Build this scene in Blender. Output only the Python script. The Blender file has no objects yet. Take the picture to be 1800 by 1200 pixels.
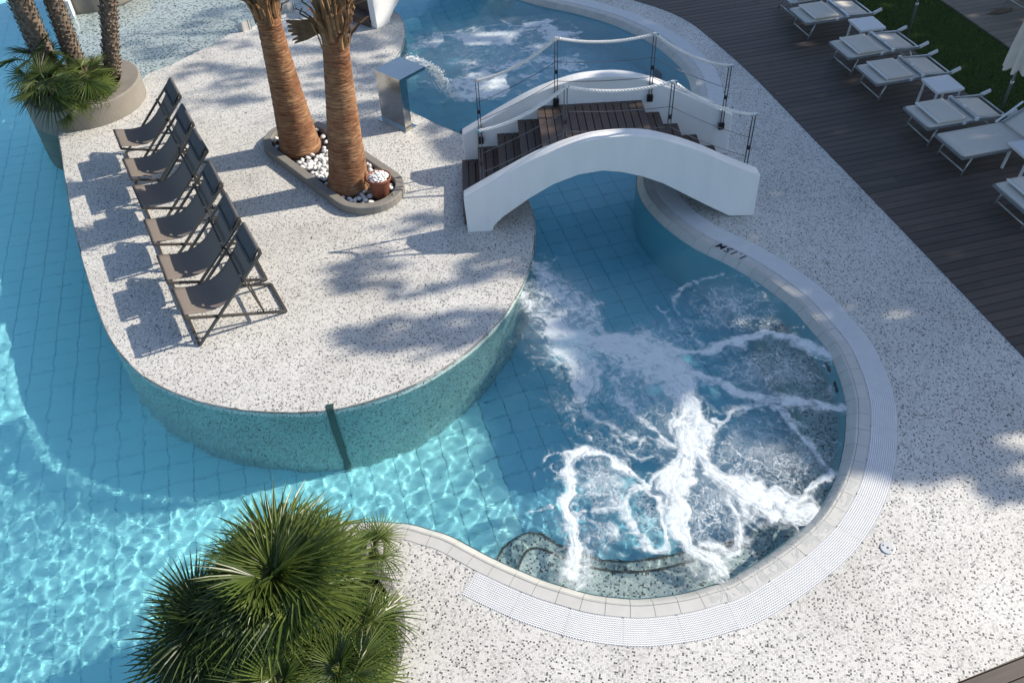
import bpy, bmesh, math, random
import numpy as np
from mathutils import Vector, Matrix, geometry
random.seed(7); RNG = np.random.default_rng(7)
S = bpy.context.scene
COL = S.collection

# ------------------------------------------------------------------ camera
FPX, PITCH, HCAM, ROLL = 1535.0, math.radians(44.29), 7.67, 0.0479
cd = bpy.data.cameras.new('camera'); cam = bpy.data.objects.new('camera', cd); COL.objects.link(cam)
cd.sensor_width = 36; cd.lens = 36*FPX/1800; cd.clip_end = 400; cd.clip_start = .1
_R = Vector((math.cos(ROLL), -math.sin(ROLL)*math.sin(PITCH), -math.sin(ROLL)*math.cos(PITCH)))
_D = Vector((-math.sin(ROLL), -math.cos(ROLL)*math.sin(PITCH), -math.cos(ROLL)*math.cos(PITCH)))
_Fw = Vector((0, math.cos(PITCH), -math.sin(PITCH)))
m3 = Matrix((_R, -_D, -_Fw)).transposed()
cam.matrix_world = Matrix.Translation((0, 0, HCAM)) @ m3.to_4x4()
S.camera = cam

# ------------------------------------------------------------------ sky, sun, exposure
SUN_EL, SUN_AZ = math.radians(34.0), math.radians(14.0)      # azimuth from +X towards +Y
SUNV = np.array([math.cos(SUN_EL)*math.cos(SUN_AZ), math.cos(SUN_EL)*math.sin(SUN_AZ), math.sin(SUN_EL)])
W = bpy.data.worlds.new('World'); S.world = W; W.use_nodes = True
nt = W.node_tree; bg = nt.nodes['Background']
sky = nt.nodes.new('ShaderNodeTexSky'); sky.sky_type = 'NISHITA'; sky.sun_disc = False
sky.sun_elevation = SUN_EL; sky.sun_rotation = math.pi/2 - SUN_AZ
nt.links.new(sky.outputs[0], bg.inputs[0]); bg.inputs[1].default_value = 0.14; sky.ozone_density = 1.6
sl = bpy.data.lights.new('sun', 'SUN'); sl.energy = 4.8; sl.angle = math.radians(.55); sl.color = (1, .905, .765)
so = bpy.data.objects.new('sun', sl); COL.objects.link(so)
so.rotation_euler = Vector(SUNV).to_track_quat('Z', 'Y').to_euler(); so.location = (20, 5, 20)
sl.cycles.is_caustics_light = True; sl.cycles.use_multiple_importance_sampling = False
S.view_settings.view_transform = 'Standard'; S.view_settings.look = 'None'
S.view_settings.exposure = 0.40; S.view_settings.gamma = 1
S.cycles.transparent_max_bounces = 24; S.cycles.max_bounces = 10
S.cycles.sample_clamp_indirect = 6.0

# ------------------------------------------------------------------ helpers
def at(x, y, z=0.):                      # where a sight line of the survey photo meets the level z
    u, v = x-900., y-600.
    c, s = math.cos(ROLL), math.sin(ROLL)
    u, v = u*c - v*s, u*s + v*c
    d = np.array([u, FPX*math.cos(PITCH)-v*math.sin(PITCH), -(FPX*math.sin(PITCH)+v*math.cos(PITCH))])
    return np.array([0, 0, HCAM]) + (z-HCAM)/d[2]*d
def at_y(x, y, wy):                      # ... meets the vertical plane Y = wy
    p = at(x, y); o = np.array([0, 0, HCAM]); d = p-o
    return o + wy/d[1]*d
WZ, FLOOR = -.09, -1.7
def under(x, y, z):                      # ... bent at the water surface, meets the level z
    p = at(x, y, WZ); d = p-np.array([0, 0, HCAM]); d = d/np.linalg.norm(d)
    n = 1/1.33; c = -d[2]; t = n*d + np.array([0, 0, n*c-math.sqrt(1-n*n*(1-c*c))])
    return p + t*((z-WZ)/t[2])
def pts(lst, z=0.): return np.array([at(x, y, z)[:2] for x, y in lst])
def smooth_curve(P, step, closed=False):
    P = np.asarray(P, float)
    Q = np.vstack([P[-1:], P, P[:2]]) if closed else np.vstack([2*P[0]-P[1], P, 2*P[-1]-P[-2]])
    out = []
    for i in range(1, len(Q)-2):
        t = np.linspace(0, 1, 24, endpoint=False)[:, None]
        a, b, c, d = Q[i-1], Q[i], Q[i+1], Q[i+2]
        out.append(.5*((2*b)+(c-a)*t+(2*a-5*b+4*c-d)*t**2+(3*b-a-3*c+d)*t**3))
    out = np.vstack(out+[P[:1] if closed else P[-1:]])
    s = np.r_[0, np.cumsum(np.linalg.norm(np.diff(out, axis=0), axis=1))]
    n = max(2, int(round(s[-1]/step)))
    si = np.linspace(0, s[-1], n+1)
    r = np.stack([np.interp(si, s, out[:, k]) for k in range(P.shape[1])], 1)
    return r[:-1] if closed else r
def normals2(C, closed=False):
    d = np.roll(C, -1, 0)-np.roll(C, 1, 0) if closed else np.gradient(C, axis=0)
    d = d/np.linalg.norm(d, axis=1)[:, None]
    return np.stack([-d[:, 1], d[:, 0]], 1)
def inside(poly, X, Y):
    r = np.zeros(X.shape, bool); x, y = poly[:, 0], poly[:, 1]
    for i in range(len(poly)):
        x0, y0, x1, y1 = x[i-1], y[i-1], x[i], y[i]
        if y0 == y1: continue
        r ^= ((y0 > Y) != (y1 > Y)) & (X < (x1-x0)*(Y-y0)/(y1-y0)+x0)
    return r
_h = RNG.random((256, 256))
def vnoise(X, Y):
    xi, yi = np.floor(X).astype(int), np.floor(Y).astype(int); fx, fy = X-xi, Y-yi
    fx, fy = fx*fx*(3-2*fx), fy*fy*(3-2*fy); g = lambda a, b: _h[a % 256, b % 256]
    return (g(xi, yi)*(1-fx)+g(xi+1, yi)*fx)*(1-fy)+(g(xi, yi+1)*(1-fx)+g(xi+1, yi+1)*fx)*fy
def fbm(X, Y, o=4):
    r = 0; a = .5
    for k in range(o): r = r+a*vnoise(X*2**k+17.3*k, Y*2**k+5.1*k); a *= .5
    return r/(1-.5**o)

class MB:                                # collects faces, then links them as ONE mesh object
    def __init__(s): s.v, s.f, s.uv, s.mi = [], [], [], []
    def quad(s, a, b, c, d, uv=None, mi=0): s.poly([a, b, c, d], uv, mi)
    def poly(s, ps, uv=None, mi=0):
        i = len(s.v); s.v += [tuple(p) for p in ps]; s.f.append(tuple(range(i, i+len(ps)))); s.mi.append(mi)
        s.uv += list(uv) if uv is not None else [(p[0], p[1]) for p in ps]
    def box(s, c, size, rot=None, mi=0, taper=1.):
        hx, hy, hz = np.array(size)/2
        V = np.array([(x*(taper if z > 0 else 1), y*(taper if z > 0 else 1), z) for z in (-hz, hz) for x, y in ((-hx, -hy), (hx, -hy), (hx, hy), (-hx, hy))])
        if rot is not None: V = V @ np.array(rot).T
        V = V+np.array(c)
        for q in ((3, 2, 1, 0), (4, 5, 6, 7), (0, 1, 5, 4), (1, 2, 6, 5), (2, 3, 7, 6), (3, 0, 4, 7)): s.quad(*V[list(q)], mi=mi)
    def bar(s, a, b, w, h=None, up=(0, 0, 1), mi=0):
        h = h or w; a, b = np.array(a, float), np.array(b, float); d = b-a; L = np.linalg.norm(d); d = d/L
        u = np.array(up, float)
        if abs(d@u) > .98: u = np.array([1., 0, 0])
        y = np.cross(u, d); y /= np.linalg.norm(y); z = np.cross(d, y)
        s.box((a+b)/2, (L, w, h), np.stack([d, y, z], 1), mi)
    def tube(s, path, r, n=8, cap=True, mi=0):
        path = np.asarray(path, float); m = len(path); r = np.broadcast_to(np.asarray(r, float), (m,)) if np.ndim(r) < 2 else r
        T = np.gradient(path, axis=0); T /= np.linalg.norm(T, axis=1)[:, None]
        u = np.array([0, 0, 1.]) if abs(T[0, 2]) < .9 else np.array([1., 0, 0]); i0 = len(s.v); A = np.linspace(0, 2*math.pi, n, endpoint=False)
        for k in range(m):
            x = np.cross(u, T[k]); x /= np.linalg.norm(x); y = np.cross(T[k], x); u = y
            rr = r[k]
            for j, a in enumerate(A):
                q = rr if np.ndim(rr) == 0 else rr[j]
                s.v.append(tuple(path[k]+q*(math.cos(a)*x+math.sin(a)*y)))
        for k in range(m-1):
            for j in range(n):
                j2 = (j+1) % n
                s.f.append((i0+k*n+j, i0+k*n+j2, i0+(k+1)*n+j2, i0+(k+1)*n+j)); s.mi.append(mi); s.uv += [(j/n, k/m)]*4
        if cap:
            s.f.append(tuple(i0+j for j in range(n))[::-1]); s.f.append(tuple(i0+(m-1)*n+j for j in range(n))); s.mi += [mi, mi]; s.uv += [(0, 0)]*(2*n)
    def build(s, name, mats, parent=None, smooth=False):
        me = bpy.data.meshes.new(name); me.from_pydata(s.v, [], s.f)
        l = me.uv_layers.new(name='UVMap'); l.data.foreach_set('uv', np.array(s.uv, np.float32).ravel())
        for m in (mats if isinstance(mats, (list, tuple)) else [mats]): me.materials.append(m)
        if max(s.mi, default=0): me.polygons.foreach_set('material_index', s.mi)
        if smooth: me.polygons.foreach_set('use_smooth', [True]*len(s.f))
        me.update(); return obj(name, me, parent)
def obj(name, me, parent=None):
    o = bpy.data.objects.new(name, me); COL.objects.link(o)
    if parent is not None: o.parent = parent
    if me is not None: o.cycles.is_caustics_receiver = True
    return o
def bulk(name, V, F, mats, parent=None, smooth=False, k=4):   # numpy arrays -> one mesh
    me = bpy.data.meshes.new(name); V = np.asarray(V, np.float32); F = np.asarray(F, np.int32)
    me.vertices.add(len(V)); me.vertices.foreach_set('co', V.ravel())
    me.loops.add(F.size); me.loops.foreach_set('vertex_index', F.ravel())
    me.polygons.add(len(F)); me.polygons.foreach_set('loop_start', np.arange(len(F), dtype=np.int32)*k)
    for m in (mats if isinstance(mats, (list, tuple)) else [mats]): me.materials.append(m)
    me.polygons.foreach_set('use_smooth', [bool(smooth)]*len(F))
    me.update(calc_edges=True); me.validate()
    return obj(name, me, parent)
def tag(o, label=None, cat=None, group=None, kind=None):
    if label: o['label'] = label
    if cat: o['category'] = cat
    if group: o['group'] = group
    if kind: o['kind'] = kind
    return o
def thing(name, label, cat, loc=(0, 0, 0), rz=0., group=None):
    o = bpy.data.objects.new(name, None); COL.objects.link(o); o.empty_display_size = .1
    o.location = loc; o.rotation_euler = (0, 0, rz); return tag(o, label, cat, group)
def copy_tree(o, parent=None):
    c = o.copy(); COL.objects.link(c)
    if parent is not None: c.parent = parent
    for ch in o.children: copy_tree(ch, c)
    return c
def bevel(o, w=.006, seg=2):
    m = o.modifiers.new('bevel', 'BEVEL'); m.width = w; m.segments = seg; m.limit_method = 'ANGLE'; m.angle_limit = math.radians(40); m.use_clamp_overlap = True
    return o
def weld(o, d=1e-4):
    bm = bmesh.new(); bm.from_mesh(o.data); bmesh.ops.remove_doubles(bm, verts=bm.verts, dist=d); bm.to_mesh(o.data); bm.free(); return o

# ------------------------------------------------------------------ materials
def new_mat(name):
    m = bpy.data.materials.new(name); m.use_nodes = True; t = m.node_tree
    return m, t, t.nodes['Principled BSDF']
def N(t, typ, **kw):
    n = t.nodes.new(typ)
    for k, v in kw.items():
        if k.startswith('i_'):
            key = k[2:]; n.inputs[int(key) if key.isdigit() else key.replace('_', ' ')].default_value = v
        else: setattr(n, k, v)
    return n
def math_n(t, op, a, b=None, c=None):
    n = N(t, 'ShaderNodeMath', operation=op)
    for i, x in enumerate((a, b, c)):
        if x is None: continue
        if isinstance(x, (int, float)): n.inputs[i].default_value = x
        else: t.links.new(x, n.inputs[i])
    return n.outputs[0]
def ramp(t, fac, stops, interp='LINEAR'):
    r = N(t, 'ShaderNodeValToRGB'); r.color_ramp.interpolation = interp; e = r.color_ramp.elements
    while len(e) < len(stops): e.new(.5)
    for x, (p, c) in zip(e, stops): x.position = p; x.color = (*c, 1) if len(c) == 3 else c
    t.links.new(fac, r.inputs[0]); return r.outputs[0]
def bump(t, p, h, strength=.3, dist=.01):
    b = N(t, 'ShaderNodeBump'); b.inputs['Strength'].default_value = strength; b.inputs['Distance'].default_value = dist
    t.links.new(h, b.inputs['Height']); t.links.new(b.outputs[0], p.inputs['Normal']); return b
def plain(name, c1, c2=None, scale=6., rough=.6, metal=0., bmp=.0, stretch=None, spec=None, detail=6):
    m, t, p = new_mat(name); c2 = c2 or tuple(x*.8 for x in c1)
    co = N(t, 'ShaderNodeTexCoord'); src = co.outputs['Object']
    if stretch:
        mp = N(t, 'ShaderNodeMapping'); mp.inputs['Scale'].default_value = stretch; t.links.new(src, mp.inputs[0]); src = mp.outputs[0]
    n = N(t, 'ShaderNodeTexNoise', i_Scale=scale, i_Detail=detail, i_Roughness=.6); t.links.new(src, n.inputs['Vector'])
    t.links.new(ramp(t, n.outputs[0], [(.3, c1), (.7, c2)]), p.inputs['Base Color'])
    p.inputs['Roughness'].default_value = rough; p.inputs['Metallic'].default_value = metal
    if spec is not None: p.inputs['Specular IOR Level'].default_value = spec
    if bmp: bump(t, p, n.outputs[0], bmp, .01)
    return m
def mosaic(name, pitch=.0168, tints=None, grout=(.42, .42, .40), rough=.45, rot=math.radians(13)):
    m, t, p = new_mat(name)
    uv = N(t, 'ShaderNodeUVMap', uv_map='UVMap')
    mp = N(t, 'ShaderNodeMapping'); mp.inputs['Scale'].default_value = (1/pitch,)*3; mp.inputs['Rotation'].default_value = (0, 0, rot)
    t.links.new(uv.outputs[0], mp.inputs[0])
    fl = N(t, 'ShaderNodeVectorMath', operation='FLOOR'); t.links.new(mp.outputs[0], fl.inputs[0])
    fr = N(t, 'ShaderNodeVectorMath', operation='FRACTION'); t.links.new(mp.outputs[0], fr.inputs[0])
    wn = N(t, 'ShaderNodeTexWhiteNoise', noise_dimensions='2D'); t.links.new(fl.outputs[0], wn.inputs['Vector'])
    tint = ramp(t, wn.outputs['Value'], tints or [(0, (.05, .05, .052)), (.040, (.105, .104, .105)), (.066, (.22, .22, .217)), (.092, (.44, .437, .42)), (.28, (.57, .56, .535)), (.5, (.675, .662, .63))], 'CONSTANT')
    sp = N(t, 'ShaderNodeSeparateXYZ'); t.links.new(fr.outputs[0], sp.inputs[0])
    dx = math_n(t, 'ABSOLUTE', math_n(t, 'SUBTRACT', sp.outputs[0], .5)); dy = math_n(t, 'ABSOLUTE', math_n(t, 'SUBTRACT', sp.outputs[1], .5))
    g = math_n(t, 'GREATER_THAN', math_n(t, 'MAXIMUM', dx, dy), .445)
    big = N(t, 'ShaderNodeTexNoise', i_Scale=.8, i_Detail=8, i_Roughness=.68); t.links.new(uv.outputs[0], big.inputs['Vector'])
    wear = ramp(t, big.outputs[0], [(.28, (.80, .79, .77)), (.45, (.95, .945, .94)), (.62, (1.04, 1.04, 1.04))]); fine_ = N(t, 'ShaderNodeTexNoise', i_Scale=.23, i_Detail=6, i_Roughness=.7); t.links.new(uv.outputs[0], fine_.inputs['Vector'])
    rr_ = N(t, 'ShaderNodeMapRange'); rr_.inputs[1].default_value = .35; rr_.inputs[2].default_value = .65; rr_.inputs[3].default_value = rough-.14; rr_.inputs[4].default_value = rough+.2; t.links.new(fine_.outputs[0], rr_.inputs[0]); t.links.new(rr_.outputs[0], p.inputs['Roughness'])
    mx = N(t, 'ShaderNodeMix', data_type='RGBA'); t.links.new(g, mx.inputs[0]); t.links.new(tint, mx.inputs[6]); mx.inputs[7].default_value = (*grout, 1)
    mu = N(t, 'ShaderNodeMix', data_type='RGBA', blend_type='MULTIPLY'); mu.inputs[0].default_value = 1; t.links.new(mx.outputs[2], mu.inputs[6]); t.links.new(wear, mu.inputs[7])
    t.links.new(mu.outputs[2], p.inputs['Base Color']); p.inputs['Roughness'].default_value = rough
    bump(t, p, math_n(t, 'SUBTRACT', 1., g), .25, .002)
    return m
M = {}
M['mosaic'] = mosaic('mosaic_light')
M['mosaic_grey'] = mosaic('mosaic_grey', .025, [(0, (.10, .10, .095)), (.2, (.16, .155, .15)), (.5, (.22, .215, .205)), (.8, (.30, .29, .275))], (.45, .44, .42))
M['mosaic_wet'] = mosaic('mosaic_under_water', .02, [(0, (.03, .035, .035)), (.10, (.14, .15, .15)), (.16, (.42, .46, .45)), (.5, (.60, .64, .62))], (.46, .50, .49))
M['mosaic_wall'] = mosaic('mosaic_pool_wall', .018, [(0, (.06, .065, .065)), (.06, (.20, .21, .21)), (.10, (.40, .50, .49)), (.35, (.50, .64, .62)), (.6, (.58, .74, .71))], (.38, .48, .47))
M['pool_tile'] = plain('pool_tile_blue', (.52, .88, .92), (.57, .90, .94), 1.5, .35)
M['pool_joint'] = plain('pool_joint', (.24, .52, .64), rough=.8)
M['pool_wall'] = plain('pool_wall_render', (.34, .64, .75), (.38, .68, .78), 2., .4)
M['coping'] = plain('coping_stone', (.50, .495, .47), (.56, .555, .53), 5., .5, bmp=.05)
M['coping_wet'] = plain('coping_glaze', (.47, .465, .43), (.56, .555, .52), 4., .3, bmp=.04)
M['grate'] = plain('grate_plastic', (.82, .83, .84), (.76, .77, .78), 9., .28)
M['dark'] = plain('dark_void', (.02, .02, .022), rough=.9)
M['nosing'] = plain('dark_step_nosing', (.09, .085, .072), rough=.6)
M['soil'] = plain('planting_soil', (.02, .017, .014), (.05, .04, .03), 18., .95, bmp=.8)
M['concrete'] = plain('planter_concrete', (.19, .172, .148), (.25, .228, .195), 3., .75, bmp=.15, detail=9)
M['curb'] = plain('curb_concrete', (.19, .18, .165), (.25, .235, .21), 5., .75, bmp=.2)
M['white_wall'] = plain('white_render', (.85, .85, .84), (.79, .795, .79), 2.2, .7, bmp=.12, stretch=(2.5, 2.5, .6), detail=9)
M['steel'] = plain('brushed_steel', (.62, .61, .58), (.55, .54, .52), 3., .14, 1.0)
M['steel_matt'] = plain('matt_steel', (.60, .61, .62), (.52, .53, .54), 9., .45, .55)
M['dark_steel'] = plain('dark_steel', (.12, .125, .13), (.16, .16, .165), 20., .35, .9)
M['chair_metal'] = plain('taupe_powder_coat', (.070, .062, .055), (.085, .077, .068), 30., .45, .2)
M['sling'] = plain('taupe_mesh_fabric', (.175, .145, .124), (.195, .165, .143), 60., .85)
M['sling_pad'] = plain('grey_headrest', (.10, .10, .105), rough=.85)
M['black'] = plain('black_plastic', (.012, .012, .014), rough=.45)
M['rope'] = plain('white_rope', (.88, .87, .85), (.78, .77, .75), 40., .85)
M['cable'] = plain('steel_cable', (.20, .20, .21), rough=.4, metal=.8)
M['alu'] = plain('lounger_aluminium', (.50, .53, .55), (.44, .47, .49), 12., .35, .7)
M['fabric'] = plain('lounger_mesh', (.66, .61, .54), (.60, .56, .50), 80., .85)
M['white_plastic'] = plain('white_plastic', (.70, .71, .73), (.66, .67, .69), 14., .45)
M['canopy'] = plain('parasol_canvas', (.66, .60, .53), (.58, .53, .47), 7., .9)
M['pebble'] = plain('white_pebble', (.80, .79, .77), (.70, .69, .66), 14., .6, bmp=.1)
M['terracotta'] = plain('terracotta', (.21, .065, .035), (.26, .085, .045), 9., .7)
M['strip'] = plain('green_strip', (.035, .075, .07), rough=.35)
M['ink'] = plain('depth_mark_ink', (.012, .014, .05), rough=.5)
M['text_ink'] = M['ink']
def wood(name, a, b, rough=.55):
    m, t, p = new_mat(name)
    co = N(t, 'ShaderNodeTexCoord'); mp = N(t, 'ShaderNodeMapping'); mp.inputs['Scale'].default_value = (1.2, 26, 26); t.links.new(co.outputs['Object'], mp.inputs[0])
    oi = N(t, 'ShaderNodeObjectInfo'); ad = N(t, 'ShaderNodeVectorMath', operation='ADD'); t.links.new(mp.outputs[0], ad.inputs[0])
    sc = N(t, 'ShaderNodeVectorMath', operation='SCALE'); sc.inputs[3].default_value = 50; cmb = N(t, 'ShaderNodeCombineXYZ'); t.links.new(oi.outputs['Random'], cmb.inputs[0]); t.links.new(oi.outputs['Random'], cmb.inputs[2])
    t.links.new(cmb.outputs[0], sc.inputs[0]); t.links.new(sc.outputs[0], ad.inputs[1])
    n = N(t, 'ShaderNodeTexNoise', i_Scale=1., i_Detail=5, i_Roughness=.65); t.links.new(ad.outputs[0], n.inputs['Vector'])
    c = ramp(t, n.outputs[0], [(.3, a), (.7, b)])
    v = ramp(t, oi.outputs['Random'], [(0, (.75, .75, .76)), (1, (1.2, 1.16, 1.12))])
    mu = N(t, 'ShaderNodeMix', data_type='RGBA', blend_type='MULTIPLY'); mu.inputs[0].default_value = 1; t.links.new(c, mu.inputs[6]); t.links.new(v, mu.inputs[7])
    t.links.new(mu.outputs[2], p.inputs['Base Color']); p.inputs['Roughness'].default_value = rough; bump(t, p, n.outputs[0], .25, .004)
    return m
M['deck'] = wood('deck_wood', (.058, .045, .040), (.092, .073, .065), .6)
M['deck_grey'] = wood('weathered_deck_wood', (.16, .135, .11), (.22, .19, .155), .7)
M['stair'] = wood('bridge_hardwood', (.075, .052, .042), (.122, .086, .069), .5)
def leafmat(name, a, b, rough=.45, trans=.35):
    m, t, p = new_mat(name)
    oi = N(t, 'ShaderNodeObjectInfo'); ge = N(t, 'ShaderNodeNewGeometry')
    f = math_n(t, 'ADD', math_n(t, 'MULTIPLY', oi.outputs['Random'], .6), math_n(t, 'MULTIPLY', ge.outputs['Random Per Island'], .4))
    c = ramp(t, f, [(0, a), (1, b)]); t.links.new(c, p.inputs['Base Color']); p.inputs['Roughness'].default_value = rough
    tr = N(t, 'ShaderNodeBsdfTranslucent'); t.links.new(c, tr.inputs[0]); mx = N(t, 'ShaderNodeMixShader'); mx.inputs[0].default_value = trans
    t.links.new(p.outputs[0], mx.inputs[1]); t.links.new(tr.outputs[0], mx.inputs[2]); t.links.new(mx.outputs[0], t.nodes['Material Output'].inputs[0])
    return m
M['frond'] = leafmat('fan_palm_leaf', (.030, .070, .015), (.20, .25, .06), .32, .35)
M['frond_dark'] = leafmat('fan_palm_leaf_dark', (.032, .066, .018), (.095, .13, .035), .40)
M['petiole'] = plain('palm_petiole', (.16, .19, .05), rough=.5)
M['leaf'] = leafmat('tree_leaf', (.03, .06, .015), (.07, .11, .025), .5)
M['grass'] = leafmat('grass_blade', (.05, .11, .018), (.12, .20, .035), .6, .3)
M['lawn_soil'] = plain('lawn_soil', (.018, .03, .010), (.035, .05, .016), 20., .95)
M['dead_leaf'] = plain('dead_palm_leaf', (.10, .06, .032), (.20, .13, .07), 9., .85, stretch=(1, 1, .2))
M['leaf_base'] = plain('orange_leaf_base', (.20, .085, .03), (.36, .21, .10), 7., .8, stretch=(1, 1, .25))
M['tree_bark'] = plain('tree_bark', (.09, .07, .05), rough=.9)
def bark():
    m, t, p = new_mat('ringed_palm_bark')
    co = N(t, 'ShaderNodeTexCoord'); mp = N(t, 'ShaderNodeMapping'); mp.inputs['Scale'].default_value = (4.5, 4.5, 60); t.links.new(co.outputs['Object'], mp.inputs[0])
    n = N(t, 'ShaderNodeTexNoise', i_Scale=1., i_Detail=6, i_Roughness=.7, i_Distortion=.6); t.links.new(mp.outputs[0], n.inputs['Vector'])
    n2 = N(t, 'ShaderNodeTexNoise', i_Scale=3.5, i_Detail=3); t.links.new(co.outputs['Object'], n2.inputs['Vector'])
    c = ramp(t, n.outputs[0], [(.30, (.055, .032, .019)), (.43, (.20, .10, .052)), (.56, (.35, .20, .108)), (.72, (.55, .41, .27))])
    c2 = ramp(t, n2.outputs[0], [(.35, (.70, .52, .42)), (.65, (1.05, 1, .92))])
    mu = N(t, 'ShaderNodeMix', data_type='RGBA', blend_type='MULTIPLY'); mu.inputs[0].default_value = 1; t.links.new(c, mu.inputs[6]); t.links.new(c2, mu.inputs[7])
    t.links.new(mu.outputs[2], p.inputs['Base Color']); p.inputs['Roughness'].default_value = .85; bump(t, p, n.outputs[0], .7, .02); return m
M['bark'] = bark()
M['rough_bark'] = plain('scaly_palm_bark', (.10, .075, .055), (.24, .19, .145), 16., .9, bmp=.5)

# ---- water
def water_mat():
    m = bpy.data.materials.new('pool_water'); m.use_nodes = True; t = m.node_tree; p = t.nodes['Principled BSDF']
    p.inputs['Transmission Weight'].default_value = 1; p.inputs['Roughness'].default_value = 0; p.inputs['IOR'].default_value = 1.33
    a = N(t, 'ShaderNodeAttribute', attribute_name='depth_tint'); t.links.new(a.outputs['Color'], p.inputs['Base Color'])
    co = N(t, 'ShaderNodeTexCoord'); mp = N(t, 'ShaderNodeMapping'); mp.inputs['Scale'].default_value = (9, 22, 1); mp.inputs['Rotation'].default_value = (0, 0, -.5); t.links.new(co.outputs['Object'], mp.inputs[0])
    n = N(t, 'ShaderNodeTexNoise', i_Scale=1., i_Detail=3, i_Roughness=.55, i_Distortion=.5); t.links.new(mp.outputs[0], n.inputs['Vector'])
    h = math_n(t, 'MULTIPLY', n.outputs[0], a.outputs['Alpha']); bump(t, p, h, .6, .012)
    return m
M['water'] = water_mat()

# ------------------------------------------------------------------ plan of the place
ISL_L = [(101, 231), (107, 262), (113, 300), (120, 345), (129, 390), (140, 435), (152, 480), (166, 525), (182, 570), (200, 605), (222, 632), (252, 660), (290, 682), (335, 700), (385, 713), (440, 721), (500, 724), (560, 722), (620, 712), (680, 694), (735, 672), (790, 640), (835, 606), (875, 566), (905, 525), (925, 485), (936, 445), (940, 410), (937, 378), (927, 350), (905, 312), (870, 275), (825, 243), (780, 224), (745, 207), (718, 194), (702, 178), (693, 152), (690, 128), (695, 104), (702, 92), (707.8, 77.8), (711.7, 61), (711, 50), (705.5, 33), (691, 18), (670, 3), (640, -12)]
ISL_U = [(590, -22), (547, 5), (512, 20), (475, 35), (437, 50), (410, 57), (370, 80), (335, 97), (300, 115), (260, 130)]
isl = np.vstack([pts(ISL_L[:1]), smooth_curve(pts(ISL_L), .12)[1:], pts(ISL_U), pts([(200, 190)])])
COP = [(590, 962), (607, 950), (640, 944), (670, 945), (707, 948), (735, 956), (767, 966), (803, 985), (836, 1003), (889, 1028), (939, 1049), (980, 1062), (1030, 1076), (1078, 1083), (1125, 1086), (1172, 1082), (1222, 1074), (1267, 1061), (1300, 1051), (1350, 1022), (1400, 988), (1453, 943), (1487, 900), (1513, 847), (1527, 787), (1530, 733), (1527, 697), (1513, 650), (1488, 600), (1450, 555), (1420, 523), (1380, 492), (1343, 467), (1296, 441), (1240, 414), (1198, 385), (1170, 359), (1153, 334), (1148, 308), (1160, 276), (1195, 240), (1226, 212), (1243, 182), (1242, 161), (1231, 126), (1200, 91), (1158, 61), (1095, 31), (1025, 10), (945, -8), (880, -34), (835, -75)]
cop = smooth_curve(pts(COP), .0405)
WC, WG = .25, .29
cn = normals2(cop)                                  # points left of travel = towards the water
cs = np.r_[0, np.cumsum(np.linalg.norm(np.diff(cop, axis=0), axis=1))]
g0 = int(np.argmin(np.linalg.norm(cop-pts([(836, 1003)])[0], axis=1)))   # grating starts here
grate_out = cop[g0:] - cn[g0:]*WG
cop_in = cop + cn*WC
DECK_E = [(1085, -12), (1112, 0), (1165, 17), (1210, 38), (1243, 63), (1283, 97), (1333, 143), (1400, 213), (1533, 350), (1790, 618)]
de = smooth_curve(pts(DECK_E), .2)
de = np.vstack([[[1.9, 20.2], [2.2, 19.2]], de, [[6.95, 3.6]]])
low_edge = np.array([[6.95, 4.30], [3.0, 3.04], [-.5, 1.9]])     # edge of the wooden deck in the near right corner
PC, PR = np.array([-2.23, 3.97]), 1.10              # planter in front
a0 = np.linspace(math.radians(62), math.radians(-95), 40)
ring_edge = np.stack([PC[0]+PR*np.cos(a0), PC[1]+PR*np.sin(a0)], 1)
pav = np.vstack([cop[:g0+1], grate_out, [[1.6, 20.9], [2.6, 20.4]], de[1:-1], [[6.79, 4.25]], low_edge[1:], [[-2.2, 1.9]], ring_edge[::-1]])
# make the far end close cleanly: grating leaves the picture, then the deck edge comes back
def sheet(mb, poly, z, uvs=None):
    tri = geometry.tessellate_polygon([[Vector((p[0], p[1], 0)) for p in poly]])
    for t in tri:
        q = [poly[i] for i in t]
        if (q[1][0]-q[0][0])*(q[2][1]-q[0][1])-(q[1][1]-q[0][1])*(q[2][0]-q[0][0]) < 0: q = q[::-1]
        mb.poly([(p[0], p[1], z) for p in q], [(p[0], p[1]) for p in q])
def skirt(mb, line, z0, z1, closed=False, flip=False):
    L = list(line)+([line[0]] if closed else []); s = 0
    for a, b in zip(L[:-1], L[1:]):
        d = math.hypot(b[0]-a[0], b[1]-a[1])
        q = [(a[0], a[1], z1), (b[0], b[1], z1), (b[0], b[1], z0), (a[0], a[1], z0)]; u = [(s, z1), (s+d, z1), (s+d, z0), (s, z0)]
        if flip: q, u = q[::-1], u[::-1]
        mb.poly(q, u); s += d

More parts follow.
